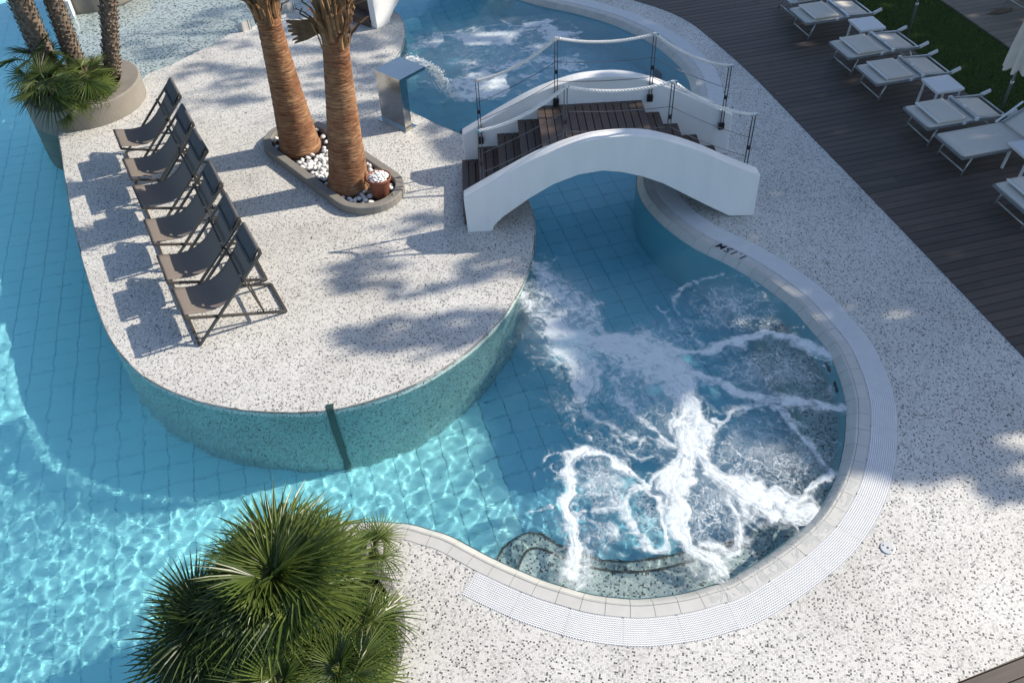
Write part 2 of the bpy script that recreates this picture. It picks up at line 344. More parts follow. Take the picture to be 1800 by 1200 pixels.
# ------------------------------------------------------------------ pool shell
mb = MB(); sheet(mb, np.array([[-16, -1], [6, -1], [6, 26], [-16, 26]]), FLOOR-.006); sheet(mb, np.array([[-60, -30], [60, -30], [60, 90], [-60, 90]]), FLOOR-.3)
floor = tag(mb.build('pool_floor', M['pool_joint']), kind='structure')
TP, TA = .31, math.radians(14)
ca, sa = math.cos(TA), math.sin(TA); RT = np.array([[ca, -sa], [sa, ca]])
isl_in = isl; tiles = []
for i in range(-52, 40):
    for j in range(-10, 90):
        c = RT @ np.array([i*TP, j*TP])
        if -13 < c[0] < 4.6 and 1.4 < c[1] < 22: tiles.append(c)
tiles = np.array(tiles)
def erode_in(poly, P, m=.45):
    k = inside(poly, P[:, 0], P[:, 1])
    for dx, dy in ((m, 0), (-m, 0), (0, m), (0, -m)): k &= inside(poly, P[:, 0]+dx, P[:, 1]+dy)
    return k
tiles = tiles[~erode_in(isl, tiles) & ~erode_in(pav, tiles)]
vis = np.array([abs(c[0]/max(c[1], .1)) for c in tiles]); dist = np.hypot(tiles[:, 0], tiles[:, 1]+1.5)
order = np.argsort(dist+np.where((vis > .62) | (tiles[:, 1] < 3.5) | (np.hypot(*(tiles-PC).T) < 1.4) | (tiles[:, 0] > -1.75), 100, 0))
t_me = None
def FZ(x): t = np.clip((np.asarray(x)+1.5)/1.5, 0, 1); return FLOOR+.29*t*t*(3-2*t)
def tile_verts(c, h=.006, w=TP/2-.0028):
    if c.any() and c[0] > -1.5: w = TP/2-(.0022 if c[0] < -.2 else .0011)
    q = np.array([[-w, -w], [w, -w], [w, w], [-w, w]])
    o = (q @ RT.T)+c; i = (q*(1-.003/w) @ RT.T)+c
    b = FLOOR if not c.any() else FZ(np.vstack([o, i])[:, 0])
    return np.c_[np.vstack([o, i]), b-np.r_[np.full(4, h), np.zeros(4)]]
TF = np.array([[4, 5, 6, 7], [0, 1, 5, 4], [1, 2, 6, 5], [2, 3, 7, 6], [3, 0, 4, 7]])
for k in order[:300]:
    if t_me is None:
        o = bulk('tile', tile_verts(np.zeros(2)), TF, M['pool_tile'], floor); t_me = o.data
    else: o = obj('tile', t_me, floor)
    o.location = (tiles[k][0], tiles[k][1], 0)
rest = order[300:]
BASIN = lambda c: ca*c[0]+sa*c[1] > 1.40      # tree shade painted into the basin's deeper blue tiles, up to a straight row
M['shaded_basin_tile'] = plain('shaded_basin_tile_blue', (.31, .61, .75), (.35, .65, .78), 1.5, .35)
for nm, ks, mt in (('tile_field', [k for k in rest if not BASIN(tiles[k])], 'pool_tile'), ('shaded_basin_tile_field', [k for k in rest if BASIN(tiles[k])], 'shaded_basin_tile')):
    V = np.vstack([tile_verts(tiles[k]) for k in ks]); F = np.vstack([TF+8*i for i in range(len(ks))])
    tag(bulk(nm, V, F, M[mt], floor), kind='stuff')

# island: mosaic pavement, its wall down to the pool floor
mb = MB(); sheet(mb, isl, 0.); island = tag(mb.build('island_pavement', M['mosaic']), kind='structure')
kw = int(np.argmin(np.linalg.norm(isl-pts([(192, 590)])[0], axis=1)))    # the west side faces away from every view: only its top course is built
mb = MB(); skirt(mb, isl[:kw+1], -.14, -.004, False, True); skirt(mb, isl[kw:], FLOOR, -.004, False, True); tag(mb.build('island_wall', M['mosaic_wall'], island), kind='structure')
mb = MB(); mb.tube(np.c_[isl[:len(isl)-10], np.full(len(isl)-10, -.010)], .012, 6); mb.build('edge_trim', M['mosaic_grey'], island, True)

# right-hand pavement
mb = MB(); sheet(mb, pav, 0.); pave = tag(mb.build('mosaic_pavement', M['mosaic']), kind='structure')
mb = MB(); sheet(mb, np.vstack([cop[g0:]+cn[g0:]*.02, grate_out[::-1]-cn[g0:][::-1]*.02]), -.06); tag(mb.build('gutter_channel', M['dark'], pave), kind='structure')
mb = MB(); skirt(mb, grate_out, -.06, -.001, False); mb.build('gutter_side', M['coping'], pave)
# pool wall under the coping
mb = MB(); skirt(mb, cop_in+cn*.004, FLOOR, -.085, False, True); tag(mb.build('pool_wall', M['pool_wall']), kind='structure')

# coping: two rows of separate stones along the curve
coping = bpy.data.objects.new('pool_coping', None); COL.objects.link(coping); tag(coping, kind='structure')
step = 6                                            # about .25 m per stone
for a in range(0, len(cop)-step, step):
    b = a+step; gap = .0022
    P, Q = cop[a:b+1].copy(), cn[a:b+1]
    tdir = (P[1]-P[0])/np.linalg.norm(P[1]-P[0]); P[0] = P[0]+tdir*gap; tdir = (P[-1]-P[-2])/np.linalg.norm(P[-1]-P[-2]); P[-1] = P[-1]-tdir*gap
    for nm, prof, mt in (('coping_slab', [(0.003, -.05), (.003, -.001), (.006, .003), (.122, .003), (.125, 0.), (.125, -.05)], M['coping']),
                         ('edge_tile', [(.128, -.05), (.128, .000), (.131, .003), (.150, .004), (.162, -.004), (.175, -.014), (.215, -.050), (.242, -.082), (.25, -.10), (.25, -.14)], M['coping_wet'])):
        mb = MB(); dz = random.uniform(-.0012, .0012)
        rows = [[(P[i][0]+Q[i][0]*o, P[i][1]+Q[i][1]*o, z+dz) for o, z in prof] for i in range(len(P))]
        for r0, r1 in zip(rows[:-1], rows[1:]):
            for k in range(len(prof)-1): mb.quad(r0[k], r1[k], r1[k+1], r0[k+1])
        mb.poly(rows[0]); mb.poly(rows[-1][::-1])
        mb.build(nm, mt, coping)
mb = MB()                                           # joint bed under the stones
for a, b in zip(range(0, len(cop)-1), range(1, len(cop))):
    for (o0, z0), (o1, z1) in zip([(0.001, -.012), (.16, -.012), (.215, -.062)], [(.16, -.012), (.215, -.062), (.245, -.10)]):
        mb.quad(*[(cop[i][0]+cn[i][0]*o, cop[i][1]+cn[i][1]*o, z) for i, o, z in ((a, o0, z0), (b, o0, z0), (b, o1, z1), (a, o1, z1))])
tag(mb.build('joint_bed', M['curb'], coping), kind='stuff')

# overflow grating: panels of zigzag bars
grating = bpy.data.objects.new('overflow_grating', None); COL.objects.link(grating); tag(grating, kind='structure')
fine = smooth_curve(cop[g0:], .0115); fnn = normals2(fine); per = 44
NB = 13
for a in range(0, len(fine)-1, per):
    b = min(a+per, len(fine)-1)
    if b-a < 6: continue
    idx = np.arange(a, b+1); Vv, Ff = [], []
    k0 = 0; base = fine[idx].copy()
    d0 = base[1]-base[0]; base[0] = base[0]+d0*.06
    d1 = base[-1]-base[-2]; base[-1] = base[-1]-d1*.06
    for q in range(NB):
        off = .008+(WG-.016)*(q+.5)/NB; hw = (WG-.016)/NB*.33
        zz = np.where(idx % 2 == 0, 1, -1)*hw*.75
        for sgn in (-1, 1):
            e = base-fnn[idx]*(off+sgn*hw+zz)[:, None]
            Vv.append(np.c_[e, np.full(len(e), .004)]); Vv.append(np.c_[e, np.full(len(e), -.022)])
        n = len(idx); i = np.arange(n-1)
        lt, lb, rt, rb = k0, k0+n, k0+2*n, k0+3*n
        Ff += [np.stack([lt+i, lt+i+1, rt+i+1, rt+i], 1), np.stack([lb+i, lb+i+1, lt+i+1, lt+i], 1), np.stack([rt+i, rt+i+1, rb+i+1, rb+i], 1)]
        k0 += 4*n
    o = bulk('grate_panel', np.vstack(Vv), np.vstack(Ff), M['grate'], grating)
    mb = MB()
    for i in (a, b):                                # end bars between panels
        p = fine[i]; q = p-fnn[i]*WG
    for side in (.003, WG-.003):
        mb.tube(np.c_[base-fnn[idx]*side, np.full(len(idx), -.004)][::3], .0045, 4)
    mb.build('grate_rim', M['grate'], o)

SHALLOW = []
# benches and entry steps inside the bubbling basin
i1 = int(np.argmin(np.linalg.norm(cop-pts([(1400, 505)])[0], axis=1))); i0 = int(np.argmin(np.linalg.norm(cop-pts([(1240, 1070)])[0], axis=1)))
seg = slice(i0, i1); bn = cop_in[seg][::3]; bi = (cop[seg]+cn[seg]*(WC+.42))[::3]
SHALLOW.append((np.vstack([bn, bi[::-1]]), .55)); mb = MB(); sheet(mb, np.vstack([bn, bi[::-1]]), -.62); skirt(mb, bi, FLOOR, -.62, False, True); tag(mb.build('pool_bench', M['mosaic_wet']), kind='structure')
def pool_step(name, line, z, wall_a, wall_b):
    L = smooth_curve(np.array([under(x, y, z)[:2] for x, y in line]), .05)
    ia = int(np.argmin(np.linalg.norm(cop_in-L[0], axis=1))); ib = int(np.argmin(np.linalg.norm(cop_in-L[-1], axis=1)))
    back = cop_in[min(ia, ib):max(ia, ib)+1:2]; back = back if ia > ib else back[::-1]
    SHALLOW.append((np.vstack([L, back]), abs(z)-.05)); mb = MB(); sheet(mb, np.vstack([L, back]), z); skirt(mb, L, FLOOR, z, False, False)
    o = tag(mb.build(name, M['mosaic_wet']), kind='structure')
    nn = normals2(L); mb = MB()
    for sgn in (0,):
        for k in range(len(L)-1):
            a, b = L[k], L[k+1]; na, nb = nn[k], nn[k+1]
            for o0, o1 in ((.008, -.022),):
                mb.quad((*(a+na*o0), z+.004), (*(b+nb*o0), z+.004), (*(b+nb*o1), z+.004), (*(a+na*o1), z+.004))
    mb.build('step_nosing', M['nosing'], o)
    return o
pool_step('pool_step', [(868, 990), (882, 965), (897, 950), (920, 938), (950, 937), (975, 953), (1010, 968), (1060, 983), (1120, 984), (1175, 975), (1230, 962), (1300, 950)], -.85, 0, 0)
pool_step('pool_step', [(905, 1006), (917, 980), (930, 964), (950, 963), (985, 977), (1020, 990), (1065, 1001), (1110, 1004), (1160, 999), (1210, 986), (1265, 972), (1310, 960)], -.48, 0, 0)

# shallow wading pool in the far left
wad = pts([(255, 165), (150, 130), (100, 60), (110, -60), (600, -80), (590, -22), (547, 5), (512, 20), (475, 35), (437, 50), (410, 57), (370, 80), (335, 97), (300, 115), (260, 130)])
SHALLOW.append((wad, .45)); mb = MB(); sheet(mb, wad, -.20); skirt(mb, wad[:4][::-1], FLOOR, -.20, False, True); tag(mb.build('wading_pool_floor', mosaic('wading_mosaic', .03, [(0, (.05, .06, .06)), (.13, (.30, .32, .32)), (.22, (.62, .64, .63)), (.6, (.74, .76, .74))])), kind='structure')

# water: one rippled surface
stepw = .023
xs = np.arange(-11.5, 5.2, stepw); ys = np.arange(1.8, 20.5, stepw); X, Y = np.meshgrid(xs, ys)
Z = np.zeros_like(X); chop = .14+.24*np.clip((7.2-Y)/1.6, 0, 1)*np.clip((1.2-X)/1.5, .25, 1)
spa = np.clip(1-np.hypot((X-1.6)/2.4, (Y-6.3)/2.6), 0, 1); chop = chop+.25*spa
upp = np.clip(1-np.hypot((X+.2)/3., (Y-15)/3.), 0, 1); chop = chop+.9*upp
patch = .72+.6*fbm(X*.7+3, Y*.7, 3)
for i in range(64):
    lam = .085*(5.2**RNG.random()); k = 2*math.pi/lam; a = RNG.normal(.3, .9) if i % 2 else RNG.uniform(0, 2*math.pi)
    wx, wy = X+.10*np.sin(Y*1.7+i), Y+.10*np.sin(X*1.9+2*i)
    Z += .00066*(lam/.3)**1.2*np.sin(k*(wx*math.cos(a)+wy*math.sin(a))+RNG.uniform(0, 6.28))
chop = chop*patch+.25*np.exp(-((Y-7.0)/.8)**2)*(X < -3)
Z = Z*chop+WZ
nY, nX = X.shape; I = np.arange(nX*nY).reshape(nY, nX)
F = np.stack([I[:-1, :-1], I[:-1, 1:], I[1:, 1:], I[1:, :-1]], -1).reshape(-1, 4)
V = np.stack([X, Y, Z], -1).reshape(-1, 3)
depth = -FZ(X)-.12; fx, fy = X.ravel(), Y.ravel()
for poly, dd in SHALLOW: depth[inside(poly, fx, fy).reshape(X.shape)] = dd
for _ in range(3): depth[1:-1, 1:-1] = (depth[:-2, 1:-1]+depth[2:, 1:-1]+depth[1:-1, :-2]+depth[1:-1, 2:]+depth[1:-1, 1:-1])/5
ABS = np.array([.42, .060, .015])*.85
tint = np.exp(-depth.ravel()[:, None]*ABS)
water = tag(bulk('water', V, F, M['water'], None, True), kind='structure')
ca_ = water.data.color_attributes.new('depth_tint', 'FLOAT_COLOR', 'POINT'); ca_.data.foreach_set('color', np.c_[tint, chop.ravel()].astype(np.float32).ravel())
water.cycles.is_caustics_caster = True; water.cycles.is_caustics_receiver = False

# ground round about, out of the picture
mb = MB(); sheet(mb, np.array([[6.9, -40], [90, -40], [90, 120], [6.9, 120]]), -.05); sheet(mb, np.array([[-60, 24], [6.9, 24], [6.9, 120], [-60, 120]]), -.05); sheet(mb, np.array([[-60, -40], [6.9, -40], [6.9, 1.3], [-60, 1.3]]), -.05)
tag(mb.build('ground', M['lawn_soil']), kind='structure')

# ------------------------------------------------------------------ wooden decks
def clip(poly, n, d, keep_ge):
    out = []
    for i in range(len(poly)):
        a, b = poly[i-1], poly[i]; da, db = a@n-d, b@n-d
        if not keep_ge: da, db = -da, -db
        if (da >= 0) != (db >= 0): out.append(a+(b-a)*da/(da-db))
        if db >= 0: out.append(b)
    return out
def decking(name, poly, ang, pitch, mat, bed=True, seed=1, z=.010, cut=3.6):
    r = random.Random(seed); root = bpy.data.objects.new(name, None); COL.objects.link(root); tag(root, kind='structure')
    if bed:
        mb = MB(); sheet(mb, poly, -.030); mb.build('deck_bed', M['dark'], root)
    u = np.array([math.cos(ang), math.sin(ang)]); n = np.array([-u[1], u[0]]); pr = poly @ n; px = poly @ u
    k = math.floor(pr.min()/pitch); cnt = 0
    while k*pitch < pr.max():
        s = clip(clip([p for p in poly], n, k*pitch+.005, True), n, (k+1)*pitch-.005, False)
        x = px.min()-r.uniform(0, cut)
        while len(s) > 2 and x < px.max():
            q = clip(clip(s, u, x+.0015, True), u, x+cut-.0015, False); x += cut
            if len(q) < 3: continue
            c = np.mean(q, 0); a = abs(sum(q[i-1][0]*q[i][1]-q[i-1][1]*q[i][0] for i in range(len(q))))/2
            if a < .0006: continue
            loc = [np.array([(p-c)@u, (p-c)@n]) for p in q]; dz = r.uniform(-.001, .001)
            mb = MB(); top = [(p[0], p[1], z+dz) for p in loc]; bot = [(p[0], p[1], -.02) for p in loc]
            mb.poly(top)
            for i in range(len(top)): mb.quad(bot[i-1], bot[i], top[i], top[i-1])
            o = mb.build('plank', mat, root); o.location = (c[0], c[1], 0); o.rotation_euler = (0, 0, ang); cnt += 1
        k += 1
    return root
lawn_l = lambda y: 7.43+(16.1-y)*.2
lawn_r = lambda y: 9.37+(15.08-y)*.2
deck_poly = np.vstack([de[2:], [[lawn_l(3.6), 3.6], [lawn_l(19.), 19.]]])
BA = math.radians(13)
# split the concave outline into a convex-ish run: strips are clipped one by one
decking('wooden_deck', deck_poly, BA, .145, M['deck'])
decking('wooden_deck', np.array([[3.0, 3.04], [6.93, 4.29], [7.2, 3.4], [3.4, 2.2]]), math.radians(17), .145, M['deck'], seed=4)
decking('weathered_deck', np.array([[lawn_r(9), 9.], [14, 9.], [14, 20.], [lawn_r(20), 20.]]), BA, .16, M['deck_grey'], seed=9)
# lawn
lw = np.array([[lawn_l(4), 4.], [lawn_r(4), 4.], [lawn_r(21), 21.], [lawn_l(21), 21.]])
mb = MB(); sheet(mb, lw, -.02); lawn = tag(mb.build('lawn', M['lawn_soil']), kind='structure')
n = 60000; yy = RNG.uniform(9.5, 19.5, n); xx = lawn_l(yy)+.03+RNG.random(n)*(lawn_r(yy)-lawn_l(yy)-.06)
a = RNG.uniform(0, 6.28, n); h = RNG.uniform(.02, .055, n); w = RNG.uniform(.003, .006, n); la = RNG.uniform(0, 6.28, n); ll = h*RNG.uniform(.1, .9, n)
B = np.c_[xx, yy, np.full(n, -.02)]; dx = np.c_[np.cos(a)*w, np.sin(a)*w, np.zeros(n)]; tp = B+np.c_[np.cos(la)*ll, np.sin(la)*ll, h]
V = np.stack([B-dx, B+dx, tp], 1).reshape(-1, 3); tag(bulk('grass', V, np.arange(3*n).reshape(-1, 3), M['grass'], None, False, 3), 'short green lawn grass between the two wooden decks', 'grass', kind='stuff')

# ------------------------------------------------------------------ fan palm leaf meshes
def fan_leaf(seed, R=.5, n=26, spread=230, width=.030, petiole=.30, droop=.10, bend=25):
    """petiole runs from the origin along +X, the fan opens at its end; +Z is the upper side"""
    r = random.Random(seed); V, F = [], []
    def add(vs, fs):
        k = len(V); V.extend(vs); F.extend([tuple(i+k for i in f) for f in fs])
    hub = np.array([petiole, 0, 0.]); cb, sb = math.cos(math.radians(bend)), math.sin(math.radians(bend))
    tilt = lambda q: hub+np.array([q[0]*cb+q[2]*sb, q[1], -q[0]*sb+q[2]*cb])
    pw = .009*R/.5; vs = []
    for x in np.linspace(0, petiole, 4):
        p = np.array([x, 0, .06*petiole*math.sin(math.pi*x/petiole)]); vs += [tuple(p+(0, pw, 0)), tuple(p+(0, -pw, 0)), tuple(p+(0, 0, -pw*1.3))]
    add(vs, [(k*3+q, k*3+(q+1) % 3, k*3+3+(q+1) % 3, k*3+3+q) for k in range(3) for q in range(3)])
    for i in range(n):
        t = (i+.5)/n*2-1; a = math.radians(t*spread/2+r.uniform(-1.5, 1.5)); L = R*(1-.30*abs(t)**2.2)*r.uniform(.9, 1.06)
        d = np.array([math.cos(a), math.sin(a), 0]); s_ = np.array([-math.sin(a), math.cos(a), 0]); tw = r.uniform(-.5, .5)
        s_ = s_*math.cos(tw)+np.array([0, 0, 1])*math.sin(tw); lift = .10*math.sin(abs(a))+r.uniform(-.04, .04); dr = droop*r.uniform(.4, 1.7); w = width*r.uniform(.85, 1.1); vs = []
        for f_, ww in ((0.015, .30), (.40, 1.), (.72, .62), (1., .05)):
            c = d*L*f_+np.array([0, 0, lift*L*f_-dr*L*f_**2.4]); hw = w/2*ww; up = np.array([0, 0, .55*hw])
            vs += [tuple(tilt(c+s_*hw+up)), tuple(tilt(c-up*.6)), tuple(tilt(c-s_*hw+up))]
        add(vs, [f for k in range(3) for f in ((k*3, k*3+1, k*3+4, k*3+3), (k*3+1, k*3+2, k*3+5, k*3+4))])
    me = bpy.data.meshes.new('frond'); me.from_pydata(V, [], F); me.materials.append(M['frond']); me.materials.append(M['petiole'])
    me.polygons.foreach_set('material_index', [1]*9+[0]*(len(F)-9)); me.update(); return me
LEAVES = [fan_leaf(i, R=.50+.03*i, width=.026, n=28+i, spread=170+28*i, petiole=.27, droop=.05+.05*i, bend=12+7*i) for i in range(5)]
LEAVES_D = []
for m_ in LEAVES:
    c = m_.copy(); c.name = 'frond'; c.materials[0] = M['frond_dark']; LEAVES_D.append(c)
def crown(root, c, n, el0=82, el1=-25, scale=1., pet=1., meshes=LEAVES, rnd=random, az0=0., azr=360., roll=25):
    for i in range(n):
        f = (i+.5)/n; az = math.radians(az0+((i*137.508) % 360)/360*azr+rnd.uniform(-8, 8)); el = math.radians(el0+(el1-el0)*f**.9+rnd.uniform(-13, 13))
        o = obj('frond', meshes[rnd.randrange(len(meshes))], root)
        d = Vector((math.cos(el)*math.cos(az), math.cos(el)*math.sin(az), math.sin(el)))
        up = Vector((-math.sin(el)*math.cos(az), -math.sin(el)*math.sin(az), math.cos(el)))
        y = up.cross(d); q = Matrix((d, y, up)).transposed().to_quaternion()
        q = q @ Matrix.Rotation(math.radians(rnd.uniform(-roll, roll)), 3, 'X').to_quaternion()
        s = scale*rnd.uniform(.78, 1.14)*(0.72+.4*min(1, f*1.6))
        o.location = Vector(c)+d*(.02*scale); o.rotation_mode = 'QUATERNION'; o.rotation_quaternion = q; o.scale = (s*(pet if pet != 1 else 1), s, s)

# ------------------------------------------------------------------ planter in front with its fan palms
pl = thing('palm_planter', 'round mosaic-walled planter filled with fan palms at the pool edge', 'planter', (PC[0], PC[1], 0))
def ring_wall(mb, r0, r1, a0, a1, ztop, zbot, n=64, cap=True):
    A = np.linspace(math.radians(a0), math.radians(a1), n+1)
    for k in range(n):
        for (ra, za, rb, zb) in ((r1, zbot, r1, ztop), (r1, ztop, r0, ztop), (r0, ztop, r0, zbot)):
            q = [(ra*math.cos(A[k]), ra*math.sin(A[k]), za), (ra*math.cos(A[k+1]), ra*math.sin(A[k+1]), za), (rb*math.cos(A[k+1]), rb*math.sin(A[k+1]), zb), (rb*math.cos(A[k]), rb*math.sin(A[k]), zb)]
            u = [((ra if ra == rb else r1)*A[k+i], (za if i in (0,) and za == zb else z) if ra == rb else rr) for i, z, rr in ((0, za, ra), (1, za, ra), (1, zb, rb), (0, zb, rb))]
            mb.poly(q, u)
    if cap:
        for k, fl in ((0, 0), (n, 1)):
            q = [(r0*math.cos(A[k]), r0*math.sin(A[k]), zbot), (r1*math.cos(A[k]), r1*math.sin(A[k]), zbot), (r1*math.cos(A[k]), r1*math.sin(A[k]), ztop), (r0*math.cos(A[k]), r0*math.sin(A[k]), ztop)]
            mb.poly(q[::-1] if fl else q, [(0, 0), (.08, 0), (.08, .3), (0, .3)])
mb = MB(); ring_wall(mb, PR-.09, PR+.002, -100, 62, .006, -.40); mb.build('rim_wall', M['mosaic_grey'], pl)
mb = MB(); ring_wall(mb, PR-.09, PR, 92, 259.8, .012, -.30); mb.build('rim_wall', M['mosaic_grey'], pl)
mb = MB(); ring_wall(mb, PR-.08, PR, 64, 91.8, .27, -.30); bevel(weld(mb.build('pool_side_wall', M['mosaic_grey'], pl)), .02, 3)
mb = MB(); mb.poly([((PR-.04)*math.cos(t), (PR-.04)*math.sin(t), -.05) for t in np.linspace(0, 2*math.pi, 48, endpoint=False)]); mb.build('soil', M['soil'], pl)
def fan_palm(label, c, z0, z1, n, scale, el1=-30, meshes=LEAVES, grp='fan palms in the front planter', cat='palm', seed=1, rw=.07):
    r = random.Random(seed); t = thing('fan_palm', label, cat, (c[0], c[1], z0), 0, grp)
    mb = MB(); mb.tube([(0, 0, 0), (.02, .01, (z1-z0)*.5), (0, 0, z1-z0)], [rw*1.2, rw, rw*.9], 10); mb.build('trunk', M['rough_bark'], t)
    crown(t, (0, 0, z1-z0), n, 84, el1, scale, 1., meshes, r); return t
c = at(488, 1030, .55); fan_palm('largest dark green fan palm in the front planter seen from above', c, -.05, .55, 56, 1.12, -12, seed=3, rw=.09)
rq_ = random.Random(77); LEAF_DRY = LEAVES[4].copy(); LEAF_DRY.name = 'dry_frond'; LEAF_DRY.materials[0] = M['dead_leaf']; LEAF_DRY.materials[1] = M['dead_leaf']
mp_ = bpy.data.objects['fan_palm']
for i in range(9):
    o = obj('dry_frond', LEAF_DRY, mp_); o.location = (0, 0, .50); o.rotation_euler = (rq_.uniform(-.4, .4), rq_.uniform(.12, .4), -1.9+i*.42+rq_.uniform(-.15, .15)); o.scale = (rq_.uniform(.8, 1.15),)*3
for (px, py, z, n, s, lab, sd) in [(655, 968, .14, 7, .52, 'small fan palm by the wall end beside the white coping', 11),
                                   (640, 1100, .24, 15, .66, 'bright green fan palm leaning over the mosaic paving at the right', 12),
                                   (600, 1185, .32, 16, .74, 'yellowish fan palm at the bottom edge below the largest palm', 13),
                                   (375, 1108, .30, 22, .98, 'shaded fan palm low on the pool side of the largest palm', 14),
                                   (490, 1215, .36, 16, .85, 'fan palm cut by the bottom picture edge under the largest palm', 15)]:
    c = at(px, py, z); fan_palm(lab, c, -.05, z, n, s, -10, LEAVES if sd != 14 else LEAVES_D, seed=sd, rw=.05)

# ------------------------------------------------------------------ far left round planter with three trunks
QC, QR = np.array([-7.42, 14.55]), 1.0
pl2 = thing('concrete_planter', 'round grey concrete planter with three palm trunks at the island corner', 'planter', (QC[0], QC[1], 0))
mb = MB(); ring_wall(mb, QR-.34, QR, 0, 360, .39, FLOOR, 96, False); bevel(weld(mb.build('planter_ring', M['concrete'], pl2)), .03, 3)
mb = MB(); mb.poly([((QR-.32)*math.cos(t), (QR-.32)*math.sin(t), .16) for t in np.linspace(0, 2*math.pi, 40, endpoint=False)]); mb.build('soil', M['soil'], pl2)
pl3 = thing('concrete_planter', 'second grey concrete planter cut by the top edge at the far left', 'planter', (*at(165, -22)[:2], 0))
mb = MB(); ring_wall(mb, .75, 1.1, 0, 360, .39, -.2, 64, False); bevel(weld(mb.build('planter_ring', M['concrete'], pl3)), .03, 3)
mb = MB(); mb.poly([(.78*math.cos(t), .78*math.sin(t), .16) for t in np.linspace(0, 2*math.pi, 40, endpoint=False)]); mb.build('soil', M['soil'], pl3)
p = at(122, 12); wl = thing('white_wall', 'low white wall between the deep pool and the wading pool', 'wall', (p[0], p[1], 0), math.radians(100))
mb = MB(); mb.box((.6, 0, -.55), (1.9, .22, 1.6)); bevel(mb.build('wall_block', M['white_wall'], wl), .02)

def scaly_trunk(label, base, top, r0, r1, seed, crown_at, grp, nfr=26):
    r = random.Random(seed); base, top = np.array(base), np.array(top)
    t = thing('palm_tree', label, 'palm tree', base, 0, grp)
    d = top-base; end = d*(crown_at/d[2]); L = np.linalg.norm(end); path = np.array([end*f for f in np.linspace(0, 1, 14)])
    mb = MB(); mb.tube(path, np.linspace(r0*.9, r1*.9, 14), 16); mb.build('trunk', M['rough_bark'], t, True)
    # leaf-base stubs in spirals
    V, F = [], []; nst = int(L*150); ax = end/L
    x = np.cross(ax, [0, 1, 0]); x /= np.linalg.norm(x); y = np.cross(ax, x)
    for i in range(nst):
        f = i/nst; a = i*2.39996+r.uniform(-.15, .15); rr = r0+(r1-r0)*f; p = end*f
        o = math.cos(a)*x+math.sin(a)*y; s = -math.sin(a)*x+math.cos(a)*y; w = .035*r.uniform(.7, 1.2); h = .055*r.uniform(.7, 1.4); out = .022*r.uniform(.5, 1.7)
        b = p+o*rr*.88; k = len(V)
        V += [b-s*w, b+s*w, b+ax*h+o*(out+.012)+s*w*.6, b+ax*h+o*(out+.012)-s*w*.6, b+ax*h*1.15+o*.0+s*w*.4, b+ax*h*1.15+o*.0-s*w*.4]
        F += [(k, k+1, k+2, k+3), (k+3, k+2, k+4, k+5)]
    me = bulk('bark_scales', V, F, M['rough_bark'], t); tag(me, kind='stuff')
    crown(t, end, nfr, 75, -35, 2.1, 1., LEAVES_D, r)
    return t
gp = 'palms rising from the round concrete planter'
scaly_trunk('leftmost thick scaly palm trunk leaning left in the round planter', (*at_y(100, 150, 14.75)[:2], .12), at_y(35, 0, 14.9), .21, .19, 21, 4.8, gp)
scaly_trunk('middle scaly palm trunk leaning back in the round planter', (*at_y(138, 128, 14.95)[:2], .12), at_y(94, 0, 15.2), .17, .15, 22, 5.2, gp)
scaly_trunk('upright slim scaly palm trunk at the right of the round planter', (*at_y(190, 134, 14.8)[:2], .12), at_y(190, 0, 14.9), .145, .135, 23, 5.0, gp)
def wild(label, c, z, n, s, el1, seed, az0=0, azr=360):
    r = random.Random(seed); t = thing('fan_palm', label, 'palm', (c[0], c[1], .14), 0, 'bushy fan palms in the round planter')
    mb = MB(); mb.tube([(0, 0, 0), (.01, 0, z*.5), (0, 0, z)], .05, 8); mb.build('trunk', M['rough_bark'], t)
    crown(t, (0, 0, z), n, 70, el1, s, 1., LEAVES_D if seed % 2 else LEAVES, r, az0, azr, 35)
c = at(88, 152, .75); wild('dark fan palm clump around the left trunks in the round planter', c, .62, 15, .92, -30, 31)
c = at(150, 128, .75); wild('sunlit fan palm clump at the foot of the slim trunk', c, .55, 16, .74, -35, 32)
c = at(62, 110, .8); wild('fan palm clump hanging over the pool side of the round planter', c, .66, 9, .95, -30, 33)
c = at(125, 175, .5); wild('low drooping fan palm hanging over the front rim of the round planter', c, .34, 9, .66, -50, 34)

# ------------------------------------------------------------------ raised curb with two big palms, pebbles and a pot
E1, E2, CR = np.array([-3.38, 12.80]), np.array([-2.10, 11.27]), .57
cd_ = (E2-E1)/np.linalg.norm(E2-E1); cnn = np.array([-cd_[1], cd_[0]])
def stadium(r, n=20):
    b = math.atan2(cd_[1], cd_[0]); A = np.linspace(b+math.pi/2, b+3*math.pi/2, n); B = np.linspace(b-math.pi/2, b+math.pi/2, n)
    return np.vstack([E1+r*np.stack([np.cos(A), np.sin(A)], 1), E2+r*np.stack([np.cos(B), np.sin(B)], 1)])
bed = thing('tree_planter', 'long oval grey curb planter with white pebbles round two palm trunks', 'planter', (0, 0, 0))
po, pi_ = stadium(CR), stadium(CR-.14); mb = MB()
for k in range(len(po)):
    a, b = k-1, k
    mb.quad((*po[a], 0), (*po[b], 0), (*po[b], .13), (*po[a], .13)); mb.quad((*po[a], .13), (*po[b], .13), (*pi_[b], .13), (*pi_[a], .13)); mb.quad((*pi_[a], .13), (*pi_[b], .13), (*pi_[b], 0), (*pi_[a], 0))
bevel(weld(mb.build('curb', M['curb'], bed)), .02, 3)
mb = MB(); sheet(mb, pi_, .035); mb.build('soil', M['black'], bed)
